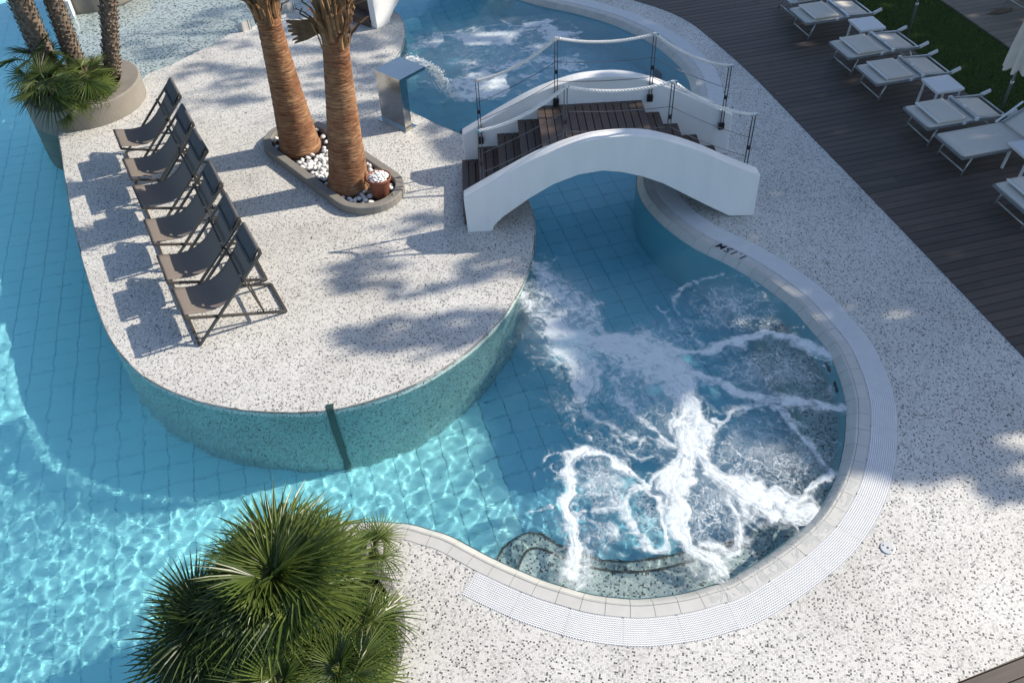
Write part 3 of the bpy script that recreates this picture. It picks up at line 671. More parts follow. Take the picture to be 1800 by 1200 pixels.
def pebble_mesh(seed):
    bm = bmesh.new(); bmesh.ops.create_icosphere(bm, subdivisions=1, radius=1); r = random.Random(seed)
    for v in bm.verts: v.co = Vector((v.co.x*1.15, v.co.y*.9, v.co.z*.75))*r.uniform(.86, 1.1)
    me = bpy.data.meshes.new('pebble'); bm.to_mesh(me); bm.free(); me.materials.append(M['pebble']); me.polygons.foreach_set('use_smooth', [True]*len(me.polygons)); return me
PEB = [pebble_mesh(i) for i in range(5)]
def pebble(parent, p, s, r):
    o = obj('pebble', PEB[r.randrange(5)], parent); o.location = p; o.scale = (s,)*3; o.rotation_euler = (r.uniform(-.5, .5), r.uniform(-.5, .5), r.uniform(0, 6.28)); return o
T1, T2 = np.array([-3.32, 12.62]), np.array([-2.40, 11.44])
r = random.Random(5); n = 0; tries = 0
ins = stadium(CR-.175)
while n < 290 and tries < 9000:
    tries += 1
    p = E1+(E2-E1)*r.uniform(-.35, 1.35)+cnn*r.uniform(-CR, CR)
    if not inside(ins, np.array([p[0]]), np.array([p[1]]))[0]: continue
    d1, d2 = np.linalg.norm(p-T1), np.linalg.norm(p-T2)
    if d1 < .37 or d2 < .35 or (np.linalg.norm(p-[-1.88, 11.14]) < .16): continue
    if (d1 < .48 or d2 < .44) and r.random() < .75 : continue
    pebble(bed, (p[0], p[1], .06+r.choice((0, 0, .028))), r.uniform(.036, .052), r); n += 1
pot = thing('plant_pot', 'terracotta plant pot heaped with white pebbles beside the right palm trunk', 'pot', (-1.88, 11.14, .05))
prof = [(.115, 0), (.125, .02), (.165, .27), (.168, .275), (.185, .28), (.19, .33), (.178, .335), (.165, .31), (.155, .28)]
mb = MB(); A = np.linspace(0, 2*math.pi, 32, endpoint=False)
for (ra, za), (rb, zb) in zip(prof[:-1], prof[1:]):
    for k in range(32): mb.quad(*[(q*math.cos(A[i]), q*math.sin(A[i]), z) for q, z, i in ((ra, za, k-1), (ra, za, k), (rb, zb, k), (rb, zb, k-1))])
mb.poly([(.16*math.cos(a), .16*math.sin(a), .285) for a in A]); weld(mb.build('pot_body', M['terracotta'], pot, True))
for i in range(46):
    a, q = i*2.4, .15*math.sqrt((i+.5)/46); pebble(pot, (q*math.cos(a), q*math.sin(a), .30+.05*(1-(q/.15)**2)+r.uniform(0, .015)), r.uniform(.026, .038), r)
wd = thing('weed', 'tiny green weed growing beside the terracotta pot in the curb', 'weed', (-1.70, 10.98, .05))
mb = MB()
for i in range(26):
    a = r.uniform(0, 6.28); e = r.uniform(.3, 1.4); L = r.uniform(.06, .14); d = np.array([math.cos(a)*math.cos(e), math.sin(a)*math.cos(e), math.sin(e)]); s = np.array([-math.sin(a), math.cos(a), 0])*.012
    mb.poly([(0, 0, 0), tuple(d*L*.6+s), tuple(d*L), tuple(d*L*.6-s)])
mb.build('leaves', M['frond'], wd)

def big_palm(label, base, top, r0, r1, zskirt, seed, zc=6.0):
    rr = random.Random(seed); base = np.array([*base, .03]); top = np.array(top); t = thing('palm_tree', label, 'palm tree', base, 0, 'two big palms in the oval curb')
    d = top-base; n = 520; z = np.linspace(0, zskirt+.15, n); path = np.outer(z/d[2], d); nseg = 48
    f = z/(zskirt); rad = r1+(r0-r1)*(1-np.clip(f, 0, 1))**1.35
    rad[z < .12] *= 1+.06*np.sin(z[z < .12]/.12*math.pi)
    ang = np.arange(nseg)/nseg*2*math.pi
    ph = z[:, None]/.027+.35*np.sin(ang[None]*1+z[:, None]*2.)+.5*fbm(np.cos(ang)[None]*1.5+z[:, None]*4+10, np.sin(ang)[None]*1.5+z[:, None]*.5+10, 3)
    ph += 1.1*(fbm(np.cos(ang)[None]*3+20, z[:, None]*9+np.sin(ang)[None]*3, 3)-.5); saw = ph % 1.; prof = np.where(saw < .8, saw/.8, (1-saw)/.2)
    RR = rad[:, None]+.006*prof+.022*(fbm(ang[None]*6, z[:, None]*40, 3)-.5)
    mb = MB(); mb.tube(path, RR, nseg); mb.build('trunk', M['bark'], t, True)
    # skirt of old leaf bases above the shaved trunk
    c0 = d*(zskirt/d[2]); mb = MB(); topc = d*((zc-base[2])/d[2])
    mb.tube([c0, c0+(topc-c0)*.3, topc], [r1*1.15, r1*1.5, r1*1.3], 20); mb.build('upper_stem', M['dead_leaf'], t, True)
    for i in range(120):
        a = i*2.39996; q = rr.uniform(0, .6) if i > 40 else rr.uniform(-.035, .05); p = c0+(topc-c0)*q; o = np.array([math.cos(a), math.sin(a), 0]); s = np.array([-math.sin(a), math.cos(a), 0])
        L = rr.uniform(.22, .6); w = rr.uniform(.014, .05); ra = r1*(1.05+.3*min(q, .3)/.3); mb = MB(); prev = None
        for k in range(6):
            u = k/5; cpt = p+o*(ra+(.10+.1*(i % 3))*u*u*rr.uniform(.5, 1.2)+.008)+s*.05*u*math.sin(i)+np.array([0, 0, -.10+L*u]); ww = w*(1-.45*u)*rr.uniform(.85, 1.1)
            row = (cpt+s*ww, cpt+o*.02, cpt-s*ww)
            if prev: mb.quad(prev[0], prev[1], row[1], row[0]); mb.quad(prev[1], prev[2], row[2], row[1])
            prev = row
        mb.build('leaf_base', M['leaf_base'] if i % 5 < 2 else M['dead_leaf'], t)
    crown(t, topc, 30, 80, -30, 2.3, 1., LEAVES_D, rr)
    return t, c0
t1, _ = big_palm('left big palm trunk with fine brown rings leaning left in the oval curb', T1, at_y(469, 25, 12.6), .325, .165, 2.36, 41)
t2, c2 = big_palm('right big palm trunk with fine brown rings beside the terracotta pot', T2, at_y(588, 60, 11.45), .305, .172, 2.46, 42)
# the dry leaf hanging at the left of the right trunk
mb = MB(); hub = c2+np.array([-.18, -.02, .02]); rr = random.Random(8)
for i in range(9):
    a = math.radians(100+i*11); L = rr.uniform(.34, .55); d = np.array([math.cos(a)*.9, -.25+rr.uniform(-.1, .1), math.sin(a)*.75]); s = np.array([.0, .8, .1])*.02+np.array([.02, 0, .03])
    p1, p2 = hub+d*L*.5, hub+d*L+np.array([-.05, 0, -.05]); mb.quad(hub-s*.4, p1-s*1.5, p1+s*1.5, hub+s*.4); mb.quad(p1-s*1.5, p2-s*.4, p2+s*.4, p1+s*1.5)
tag(mb.build('dry_leaf', M['dead_leaf'], t2), 'curled dry brown leaf')

# ------------------------------------------------------------------ footbridges
BT = [(-0.02, .60), (.55, .93), (1.1, 1.22), (1.64, 1.40), (2.03, 1.445), (2.44, 1.425), (2.85, 1.31), (3.27, 1.13), (3.71, .90), (4.14, .69)]
BL = [(.36, .0), (.38, .09), (.52, .24), (.90, .53), (1.24, .74), (1.59, .875), (1.92, .915), (2.20, .87), (2.48, .78), (2.77, .65), (3.07, .46), (3.47, .21), (3.80, .015)]
TOPC = smooth_curve(np.array(BT), .09); LOWC = np.array(BL)
def bridge(label, loc, rz, width=1.46, th=.20):
    b = thing('footbridge', label, 'footbridge', loc, rz, 'white arched footbridges')
    prof = np.vstack([[[0, 0]], TOPC, [[4.15, .0]], LOWC[::-1]])
    for y0 in (0, width+th):
        mb = MB(); A = [(p[0], y0, p[1]) for p in prof]; B = [(p[0], y0+th, p[1]) for p in prof]
        tri = geometry.tessellate_polygon([[Vector((p[0], p[1], 0)) for p in prof]])
        for t in tri:
            mb.poly([A[i] for i in t]); mb.poly([B[i] for i in t][::-1])
        for i in range(len(A)): mb.quad(A[i-1], A[i], B[i], B[i-1])
        o = weld(mb.build('side_wall', M['white_wall'], b)); bm = bmesh.new(); bm.from_mesh(o.data); bmesh.ops.recalc_face_normals(bm, faces=bm.faces); bmesh.ops.dissolve_limit(bm, angle_limit=.01, verts=bm.verts, edges=bm.edges); bm.to_mesh(o.data); bm.free(); bevel(o, .015, 3)
    y0, y1 = th+.004, th+width-.004
    def board(x0, x1, z, t=.028):
        mb = MB(); mb.box(((x1-x0)/2, 0, -t/2), (x1-x0-.012, y1-y0, t)); o = bevel(mb.build('stair_board', M['stair'], b), .003, 1)
        o.location = (x0, (y0+y1)/2, z); o.rotation_euler = (0, 0, 0); return o
    treads = [(-.06, .26, .17), (.20, .56, .385), (.51, .87, .60), (.83, 1.18, .815)]
    for x0, x1, z in treads:
        for k in range(3): board(x0+(x1-x0)*k/3, x0+(x1-x0)*(k+1)/3, z)
        mb = MB(); mb.box((0, 0, 0), (.022, y1-y0, .185)); o = mb.build('riser', M['stair'], b); o.location = (x0+.028, (y0+y1)/2, z-.028-.0935)
    for k in range(14): board(1.13+k*.1135, 1.13+(k+1)*.1135, 1.03)
    mb = MB(); mb.box((0, 0, 0), (.022, y1-y0, .185)); o = mb.build('riser', M['stair'], b); o.location = (1.13+.028, (y0+y1)/2, 1.03-.12)
    for x0, x1, z in [(2.66, 3.0, .815), (2.94, 3.30, .60), (3.24, 3.62, .385), (3.56, 3.92, .17)]:
        for k in range(3): board(x0+(x1-x0)*k/3, x0+(x1-x0)*(k+1)/3, z)
        mb = MB(); mb.box((0, 0, 0), (.022, y1-y0, .185)); o = mb.build('riser', M['stair'], b); o.location = (x1-.028, (y0+y1)/2, z-.12)
    mb = MB(); steps_ = [(-.03, .20, .13), (.22, .51, .345), (.53, .83, .56), (.85, 1.13, .775), (1.15, 2.70, .985), (2.72, 2.97, .775), (3.0, 3.27, .56), (3.3, 3.59, .345), (3.62, 3.9, .13)]
    for x0, x1, z in steps_: mb.box(((x0+x1)/2, (y0+y1)/2, z-.022), (x1-x0, y1-y0-.01, .03))
    tag(mb.build('stair_carrier', M['dark'], b), kind='stuff')
    top = lambda x: np.interp(x, TOPC[:, 0], TOPC[:, 1])
    for side, y in ((0, th+.03), (1, th+width-.03)):
        heads = []
        for x in (.26, 1.42, 2.83, 3.98):
            zb = top(x)-.30; zt = top(x)+.74
            mb = MB()
            for dx in (-.020, .020): mb.bar((x+dx, y, zb), (x+dx, y, zt), .011, .018, up=(0, 1, 0))
            p = mb.build('rail_post', M['dark_steel'], b)
            mb = MB(); mb.box((x, y, zb+.05), (.085, .05, .10)); mb.box((x, y, (zb+zt)/2+.02), (.045, .04, .05)); bevel(mb.build('bracket', M['black'], p), .008)
            mb = MB(); mb.bar((x-.05, y, zt+.01), (x+.05, y, zt+.01), .035, .03); bevel(mb.build('post_cap', M['steel'], p), .008)
            heads.append(np.array([x, y, zt+.012]))
        for a, c in zip(heads[:-1], heads[1:]):
            t = np.linspace(0, 1, 90)[:, None]; sag = .085+.025*random.random()
            path = a+(c-a)*t+np.array([0, 0, -1])*4*sag*t*(1-t); mb = MB(); L = np.linalg.norm(c-a); s = t[:, 0]*L/.13*2*math.pi
            d = (c-a)/L; e1 = np.array([0, 1., 0]); e2 = np.cross(d, e1)
            for k in range(3): mb.tube(path+.0135*(np.cos(s+k*2.094)[:, None]*e1+np.sin(s+k*2.094)[:, None]*e2), .0105, 6)
            mb.build('rope', M['rope'], b, True)
            for dz in (-.36, -.66):
                t2_ = np.linspace(0, 1, 12)[:, None]; mb = MB(); mb.tube(a+(c-a)*t2_+np.array([0, 0, dz])+np.array([0, 0, -1])*4*.03*t2_*(1-t2_), .0045, 5); mb.build('rail_cable', M['cable'], b, True)
    return b
bridge('white arched footbridge with dark wooden steps and rope rails over the pool', (-.56, 10.15, 0), .02)
bridge('second white footbridge cut by the top edge behind the palms', (-2.40, 17.0, 0), math.radians(47), 1.1, .17)

# ------------------------------------------------------------------ steel water spout
e1, e2 = np.array([-.39, .44]), np.array([.385, .415]); e1 /= np.linalg.norm(e1); e2 /= np.linalg.norm(e2)
sp = thing('water_spout', 'polished steel water spout on the island beside the upper pool', 'spout', (-1.61, 13.06, 0), math.atan2(e2[1], e2[0]))
# local x towards the water, local y along the wide face
mb = MB(); mb.box((.075, .30, .44), (.15, .58, .87)); bevel(mb.build('column', M['steel'], sp), .006)
mb = MB(); mb.box((.285, .30, .89), (.58, .60, .055)); bevel(mb.build('spout_plate', M['steel'], sp), .006)
mb = MB(); mb.box((.08, .30, .006), (.28, .70, .012)); mb.build('base_plate', M['steel'], sp)
mb = MB(); mb.tube([(-.006, .30, .80), (.03, .30, .80)], .07, 24); mb.build('logo_disc', M['steel'], sp)
# the sheet of water it throws
V, F = [], []; nu, nv = 60, 40; v0, hh = 1.75, .88+.09
tend = (-(-.25)+math.sqrt(.0625+2*9.81*hh))/9.81 if False else math.sqrt(2*hh/9.81)
o3 = np.array([-1.61, 13.06, 0]); pw = lambda x, y, z: o3+np.array([*(e2*x+e1*y), z])
for i in range(nu+1):
    f = i/nu; tt = tend*f
    for j in range(nv+1):
        y = .03+.54*j/nv; n_ = fbm(np.array([y*22.]), np.array([f*9.]), 4)[0]-.5
        y2 = .30+(y-.30)*(1-.25*f)
        V.append(pw(.575+v0*tt+.06*n_*f, y2+.02*n_*f, .885+.02*math.sin(f*3)-.5*9.81*tt*tt+.05*n_*(.2+f)))
for i in range(nu):
    for j in range(nv):
        if fbm(np.array([j*.35+3]), np.array([i*.16]), 3)[0] > .33+.30*(i/nu): F.append((i*(nv+1)+j, i*(nv+1)+j+1, (i+1)*(nv+1)+j+1, (i+1)*(nv+1)+j))
def spray_mat():
    m = bpy.data.materials.new('falling_water'); m.use_nodes = True; t = m.node_tree; p = t.nodes['Principled BSDF']
    p.inputs['Base Color'].default_value = (.93, .96, .97, 1); p.inputs['Roughness'].default_value = .15; p.inputs['IOR'].default_value = 1.33
    tr = N(t, 'ShaderNodeBsdfTransparent'); mx = N(t, 'ShaderNodeMixShader')
    n = N(t, 'ShaderNodeTexNoise', i_Scale=30., i_Detail=5); co = N(t, 'ShaderNodeTexCoord'); t.links.new(co.outputs['Object'], n.inputs['Vector'])
    t.links.new(ramp(t, n.outputs[0], [(.38, (.22,)*3), (.56, (.92,)*3)]), mx.inputs[0]); t.links.new(tr.outputs[0], mx.inputs[1]); t.links.new(p.outputs[0], mx.inputs[2]); t.links.new(mx.outputs[0], t.nodes['Material Output'].inputs[0])
    bump(t, p, n.outputs[0], 1., .02); return m
M['spray'] = spray_mat()
jet = tag(bulk('falling_water', V, F, M['spray'], None, True), 'sheet of water falling from the steel spout into the upper pool', 'water jet', kind='stuff')
mb = MB(); rr = random.Random(3)
for i in range(900):
    f = rr.random()**.6; tt = tend*f; p = pw(.575+v0*tt+rr.gauss(0, .05)*f, .30+rr.uniform(-.28, .28)*(1-.2*f), .90-.5*9.81*tt*tt+rr.gauss(0, .03)*(.3+f)); s = rr.uniform(.004, .012)
    q = [p+np.array(v)*s for v in ((1, 0, 0), (-1, 0, 0), (0, 1, 0), (0, -1, 0), (0, 0, 1.6), (0, 0, -1.2))]
    for a in ((0, 2, 4), (2, 1, 4), (1, 3, 4), (3, 0, 4), (2, 0, 5), (1, 2, 5), (3, 1, 5), (0, 3, 5)): mb.poly([q[k] for k in a])
M['drop'] = plain('water_drop', (.85, .9, .92), rough=.1)
d_ = mb.build('droplets', M['drop'], jet, True)

# ------------------------------------------------------------------ deck chairs
def tubebar(mb, a, b, w=.035, h=.022, up=(0, 0, 1)): mb.bar(a, b, w, h, up)
def deck_chair(label, loc, rz):
    """local x runs from the front foot to the rear, y across; ground at 0"""
    c = thing('deck_chair', label, 'deck chair', loc, rz, 'taupe deck chairs in a row on the island')
    hw, hi = .355, .322
    mb = MB()
    for y in (-hw, hw): mb.bar((0, y, .015), (1.05, y, 1.06), .026, .040, up=(0, 1, 0))
    mb.bar((0, -hw, .02), (0, hw, .02), .036, .026); mb.bar((1.05, -hw, 1.06), (1.05, hw, 1.06), .04, .04)
    mb.bar((.745, -hw, .765), (.745, hw, .765), .026); bevel(mb.build('back_frame', M['chair_metal'], c), .004, 1)
    mb = MB()
    for y in (-hi, hi): mb.bar((-.045, y, .475), (1.16, y, .018), .026, .036, up=(0, 1, 0))
    mb.bar((-.045, -hi, .475), (-.045, hi, .475), .036, .030); mb.bar((1.16, -hi, .018), (1.16, hi, .018), .036, .026); bevel(mb.build('seat_frame', M['chair_metal'], c), .004, 1)
    for y in (-hi+.035, hi-.035):
        mb = MB(); mb.bar((.755, y, .765), (.885, y, .135), .02, .034, up=(0, 1, 0)); mb.build('prop_leg', M['chair_metal'], c)
    mb = MB(); mb.bar((.885, -hi+.03, .14), (.885, hi-.03, .14), .022); mb.build('prop_bar', M['chair_metal'], c)
    for y in (-hi, hi):
        mb = MB(); mb.bar((.80, y, .165), (1.08, y, .058), .012, .02, up=(0, 1, 0))
        for k in range(4):
            x = .83+k*.075; z = .475-.457*(x+.045)/1.205+.028; mb.tube([(x+.022*math.cos(a), y, z+.012+.020*math.sin(a)) for a in np.linspace(-.6, 3.4, 8)], .006, 5)
        mb.build('notch_rack', M['black'], c)
    for y in (-hw-.012, hw+.012):
        mb = MB(); mb.tube([(.745, y-.008, .765), (.745, y+.008, .765)], .022, 12); mb.build('pivot_bolt', M['black'], c)
        mb = MB(); mb.tube([(.325, y-.008, .335), (.325, y+.008, .335)], .016, 10); mb.build('pivot_bolt', M['black'], c)
    prof = smooth_curve(np.array([(-.045, .498), (.02, .485), (.12, .455), (.25, .430), (.38, .432), (.50, .47), (.62, .55), (.74, .67), (.85, .80), (.95, .93), (1.02, 1.03), (1.05, 1.080)]), .03)
    wd_ = .292; mb = MB(); nv = 9
    V, F = [], []
    for x, z in prof:
        for j in range(nv):
            y = -wd_+2*wd_*j/(nv-1); V.append((x, y, z-.012*(1-(y/wd_)**2)))
    for i in range(len(prof)-1):
        for j in range(nv-1): F.append((i*nv+j, i*nv+j+1, (i+1)*nv+j+1, (i+1)*nv+j))
    o = bulk('sling', V, F, M['sling'], c, True); s = o.modifiers.new('thick', 'SOLIDIFY'); s.thickness = .006; s.offset = -1
    # headrest wrap: band of cloth with a roll
    pr = smooth_curve(np.array([(1.068, 1.088), (1.035, 1.095), (.99, 1.045), (.945, .98), (.915, .93)]), .02); V, F = [], []
    for x, z in pr:
        for j in range(5): V.append((x-.004, -.305+.61*j/4, z+.012))
    for i in range(len(pr)-1):
        for j in range(4): F.append((i*5+j, i*5+j+1, (i+1)*5+j+1, (i+1)*5+j))
    o = bulk('headrest', V, F, M['sling_pad'], c, True); s = o.modifiers.new('thick', 'SOLIDIFY'); s.thickness = .012
    mb = MB(); mb.tube([(.905, -.30, .945), (.905, .30, .945)], .024, 12); mb.build('head_roll', M['sling_pad'], c, True)
    return c
c5 = lambda x, y: (180+x/2.309, 120+y/2.309)
CH = [((45, 250), (78, 325)), ((83, 367), (118, 450)), ((125, 475), (162, 568)), ((170, 612), (207, 715)), ((222, 758), (265, 870)), ((283, 893), (335, 1012))]
LB = ['deck chair farthest back, next to the round concrete planter', 'second deck chair from the round planter', 'third deck chair from the round planter, in the middle of the row',
      'fourth deck chair from the round planter, third from the front', 'deck chair directly behind the front one', 'front deck chair nearest the tip of the island, fully in view']
AX = math.radians(26.3); ax = np.array([math.cos(AX), math.sin(AX)])
first = None
for (a, b), lb in zip(CH, LB):
    m_ = (at(*c5(*a), .485)+at(*c5(*b), .485))/2; p = m_[:2]+ax*.045
    dz = random.uniform(-.02, .02)
    if first is None: first = deck_chair(lb, (p[0], p[1], 0), AX); o = first
    else: o = copy_tree(first); o.location = (p[0], p[1], 0); o['label'] = lb; o.rotation_euler = (0, 0, AX+dz)

# ------------------------------------------------------------------ sun loungers
def lounger(label, loc, rz, folded=True):
    L = thing('sun_lounger', label, 'sun lounger', loc, rz, 'white sun loungers along the wooden deck')
    hw = .345; z = .36; ln = 1.42 if folded else 1.9
    mb = MB()
    for y in (-hw+.015, hw-.015): mb.bar((0.0, y, z-.022), (ln, y, z-.022), .034, .044)
    mb.bar((.012, -hw, z-.022), (.012, hw, z-.022), .036, .044); mb.bar((ln-.05, -hw, z-.03), (ln-.05, hw, z-.03), .03, .03)
    bevel(mb.build('frame', M['alu'], L), .01, 2)
    for x0, x1 in ((.22, .12), (1.22, 1.36)):
        for y in (-hw+.05, hw-.05):
            mb = MB(); mb.tube([(x0, y, z-.045), (x1, y*1.04, 0.0)], .014, 8); mb.build('leg', M['alu'], L, True)
        mb = MB(); mb.tube([(x0+(x1-x0)*.82, -hw+.05, .065), (x0+(x1-x0)*.82, hw-.05, .065)], .011, 8); mb.build('leg_brace', M['alu'], L, True)
    def cloth(nm, x0, x1, z0, z1, hw_, th=.008, mt='fabric', sag=.012):
        V, F = [], []; nu, nv = 10, 8
        for i in range(nu+1):
            for j in range(nv+1):
                u, v = i/nu, j/nv*2-1; V.append((x0+(x1-x0)*u, v*hw_, z0+(z1-z0)*u-sag*(1-v*v)*math.sin(math.pi*u)))
        for i in range(nu):
            for j in range(nv): F.append((i*(nv+1)+j, (i+1)*(nv+1)+j, (i+1)*(nv+1)+j+1, i*(nv+1)+j+1))
        o = bulk(nm, V, F, M[mt], L, True); s = o.modifiers.new('thick', 'SOLIDIFY'); s.thickness = th; s.offset = -1; return o
    if folded:
        cloth('seat', .02, .84, z+.006, z+.006, hw-.015)
        o = cloth('folded_backrest', .19, .66, z+.062, z+.058, hw-.03, .03)
        mb = MB(); mb.bar((.185, -hw+.02, z+.052), (.185, hw-.02, z+.052), .024, .024); mb.build('slab_edge', M['white_plastic'], o)
        mb = MB(); mb.bar((.83, -hw+.01, z+.03), (.83, hw-.01, z+.03), .045, .035); bevel(mb.build('hinge_bar', M['alu'], L), .008)
        for y in (-hw-.006, hw+.006):
            mb = MB(); mb.box((.83, y, z+.025), (.06, .03, .05)); mb.box((.62, y, z-.01), (.05, .03, .04)); bevel(mb.build('hinge', M['white_plastic'], L), .008)
        mb = MB(); mb.box((.84, .0, z+.055), (.05, .06, .03)); bevel(mb.build('clip', M['white_plastic'], L), .008)
        cloth('head_panel', .87, 1.30, z+.03, z-.02, hw-.05, .008)
        for y in (-hw+.012, hw-.012):
            mb = MB(); mb.bar((1.38, y, z-.012), (1.54, y, z+.045), .035, .05); bevel(mb.build('handle', M['white_plastic'], L), .012, 2)
            mb = MB(); mb.bar((.86, y, z+.02), (1.34, y, z-.01), .018, .022); mb.build('side_arm', M['alu'], L)
    else:
        cloth('seat', .02, 1.16, z+.006, z+.006, hw-.015)
        cloth('backrest', 1.17, 1.80, z+.006, z+.36, hw-.02, .01)
        for y in (-hw+.012, hw-.012):
            mb = MB(); mb.bar((1.15, y, z), (1.82, y, z+.37), .03, .03); mb.build('back_rail', M['alu'], L)
            mb = MB(); mb.bar((1.05, y*1.06, z+.01), (1.42, y*1.06, z+.30), .026, .02); mb.build('arm_bar', M['white_plastic'], L)
    return L
c4 = lambda x, y: (1340+x/3.872, y/3.872); c1 = lambda x, y: (1200+x/3, y/3); c4b = lambda x, y: (1560+x/4, 120+y/4)
LR = math.radians(12.8)
def foot(a, b): return (at(*a, .36)+at(*b, .36))/2
proto = None
for (a, b, lb) in [(c4(185, 65), c4(300, 160), 'folded sun lounger near the top edge, left of the farther side table'), (c4(455, 285), c4(595, 405), 'folded sun lounger just in front of the farther white side table'),
                   (c4(635, 450), c4(785, 580), 'folded sun lounger just behind the nearer white side table'), (c4(960, 725), c4(1130, 885), 'folded sun lounger between the nearer side table and the unfolded lounger'),
                   (c4b(740, 820), c4b(970, 1005), 'folded sun lounger at the right picture edge nearest the camera'), ((1362, -17), (1393, 9), 'sun lounger mostly cut off by the top edge beside the far deck'),
                   ((1776, -24), (1802, -6), 'lounger on the weathered deck with only its legs in the top right corner')]:
    f = foot(a, b)
    if proto is None: proto = lounger(lb, (f[0], f[1], .010), LR); o = proto
    else: o = copy_tree(proto); o['label'] = lb; o.location = (f[0], f[1], .010); o.rotation_euler = (0, 0, LR+random.uniform(-.02, .02))
f = foot(c1(1330, 710), c1(1480, 835)); lounger('unfolded sun lounger with flat long seat and raised back at the right', (f[0], f[1], .010), LR, False)

def side_table(label, loc, rz):
    t = thing('side_table', label, 'side table', loc, rz, 'white side tables between the loungers')
    mb = MB(); mb.box((.245, .24, .405), (.49, .48, .035)); bevel(mb.build('table_top', M['white_plastic'], t), .012, 3)
    mb = MB(); mb.box((.245, .24, .372), (.44, .43, .03)); mb.build('apron', M['white_plastic'], t)
    for x in (.05, .44):
        for y in (.05, .43):
            mb = MB(); mb.bar((x, y, .385), (x+(-.03 if x < .2 else .03), y, 0), .036, .028); mb.build('leg', M['white_plastic'], t)
    return t
p = at(*c1(1345, 490), .42); tb = side_table('nearer white side table under the lawn-side parasol', (p[0]-.01, p[1], .010), math.radians(10))
for q, lb in ((c1(940, 165), 'farther white side table near the first parasol pole'), (c4b(990, 645), 'white side table cut off by the right picture edge')):
    p = at(*q, .42); o = copy_tree(tb); o.location = (p[0], p[1], .010); o['label'] = lb

# ------------------------------------------------------------------ parasols on the lawn
def parasol(label, loc, spin=0):
    t = thing('parasol', label, 'parasol', loc, spin, 'closed parasols on the lawn')
    mb = MB(); mb.tube([(0, 0, -.03), (0, 0, 2.75)], .022, 12); mb.build('pole', M['alu'], t, True)
    mb = MB(); mb.tube([(0, 0, .62), (0, 0, .68)], .027, 12); mb.build('collar', M['alu'], t, True)
    n = 96; Zs = np.linspace(.93, 2.65, 24); V, F = [], []
    for i, z in enumerate(Zs):
        u = (z-.93)/1.72; R = .20*(1-u)**.8+.028
        for j in range(n):
            a = 2*math.pi*j/n; fold = .5+.5*math.cos(8*a+.9*math.sin(3*u)); fold2 = .5+.5*math.cos(16*a+1.3)
            rr_ = R*(.55+.38*fold+.10*fold2); zz = z-(.06*fold if i == 0 else 0)
            V.append((rr_*math.cos(a+.25*u), rr_*math.sin(a+.25*u), zz))
    for i in range(len(Zs)-1):
        for j in range(n): F.append((i*n+j, i*n+(j+1) % n, (i+1)*n+(j+1) % n, (i+1)*n+j))
    bulk('canopy', V, F, M['canopy'], t, True)
    mb = MB(); mb.tube([(0, 0, 2.65), (0, 0, 2.80)], [.035, .012], 10); mb.build('finial', M['white_plastic'], t, True)
    return t
pa = parasol('closed cream parasol hanging at the right edge over the lawn', (*at(1753, 210)[:2], 0))
o = copy_tree(pa); o.location = (*at(1594, 68)[:2], 0); o.rotation_euler = (0, 0, .7); o['label'] = 'parasol with only its grey pole in view near the top edge'
p = at(1757, 22); lf = thing('fallen_leaf', 'dark fallen leaf lying on the weathered deck', 'leaf', (p[0], p[1], .014), .3)
mb = MB(); mb.poly([(-.32, .0, 0), (-.1, -.09, .012), (.2, -.08, .01), (.36, .03, 0), (.12, .06, .02), (.02, .16, .01), (-.06, .07, .02)]); mb.build('blade', M['dead_leaf'], lf)

# ------------------------------------------------------------------ small things
p = at(1560, 963); dr = thing('drain_cover', 'round steel cover set in the mosaic paving', 'drain', (p[0], p[1], .002))
mb = MB(); mb.tube([(0, 0, 0), (0, 0, .006), (0, 0, .009)], [.072, .072, .066], 32); mb.build('cover_plate', M['steel_matt'], dr)
for x, y in ((.0, 0), (-.035, .03), (.035, -.03)):
    mb = MB(); mb.tube([(x, y, .009), (x, y, .012)], .011 if x == 0 else .008, 12); mb.build('screw', M['dark_steel'], dr)
st = thing('wall_strip', 'dark green strip running down the mosaic wall at the island tip', 'strip', (*at(580, 716)[:2], 0), math.radians(8))
mb = MB(); pth = [(0, .05, .004), (0, -.030, .004), (0, -.045, -.012), (0, -.05, -.4), (0.02, -.05, -1.0), (.03, -.05, FLOOR+.01)]
for a, b in zip(pth[:-1], pth[1:]): mb.bar(a, b, .085, .010, up=(0, 1, 0) if abs(a[2]-b[2]) > .02 else (0, 0, 1))
mb.build('strip_band', M['strip'], st)
for q, lb in (((1462, 643), 'upper dark water jet in the right wall of the bubbling basin'), ((1476, 681), 'lower dark water jet in the right wall of the bubbling basin')):
    i = int(np.argmin(np.linalg.norm(cop_in-under(*q, -.3)[:2], axis=1))); c = cop_in[i]+cn[i]*.012; an = math.atan2(cn[i][1], cn[i][0])
    j = thing('pool_jet', lb, 'pool jet', (c[0], c[1], -.30), an, 'pool jets in the basin wall')
    mb = MB()
    for dy in (-.045, .045): mb.tube([(-.01, dy, 0), (.012, dy, 0)], .04, 16)
    mb.build('nozzle', M['black'], j)
for q, lb in (((820, 228), 'dark inlet in the upper pool beside the bridge foot'), ((1162, 122), 'dark inlet near the far rim of the upper pool')):
    p = under(*q, -.9); g_ = thing('pool_inlet', lb, 'inlet', (p[0], p[1], FLOOR), 0, 'dark inlets under the upper pool')
    mb = MB(); mb.box((0, 0, .35), (.26, .2, .70)); bevel(mb.build('inlet_box', M['strip'], g_), .02)
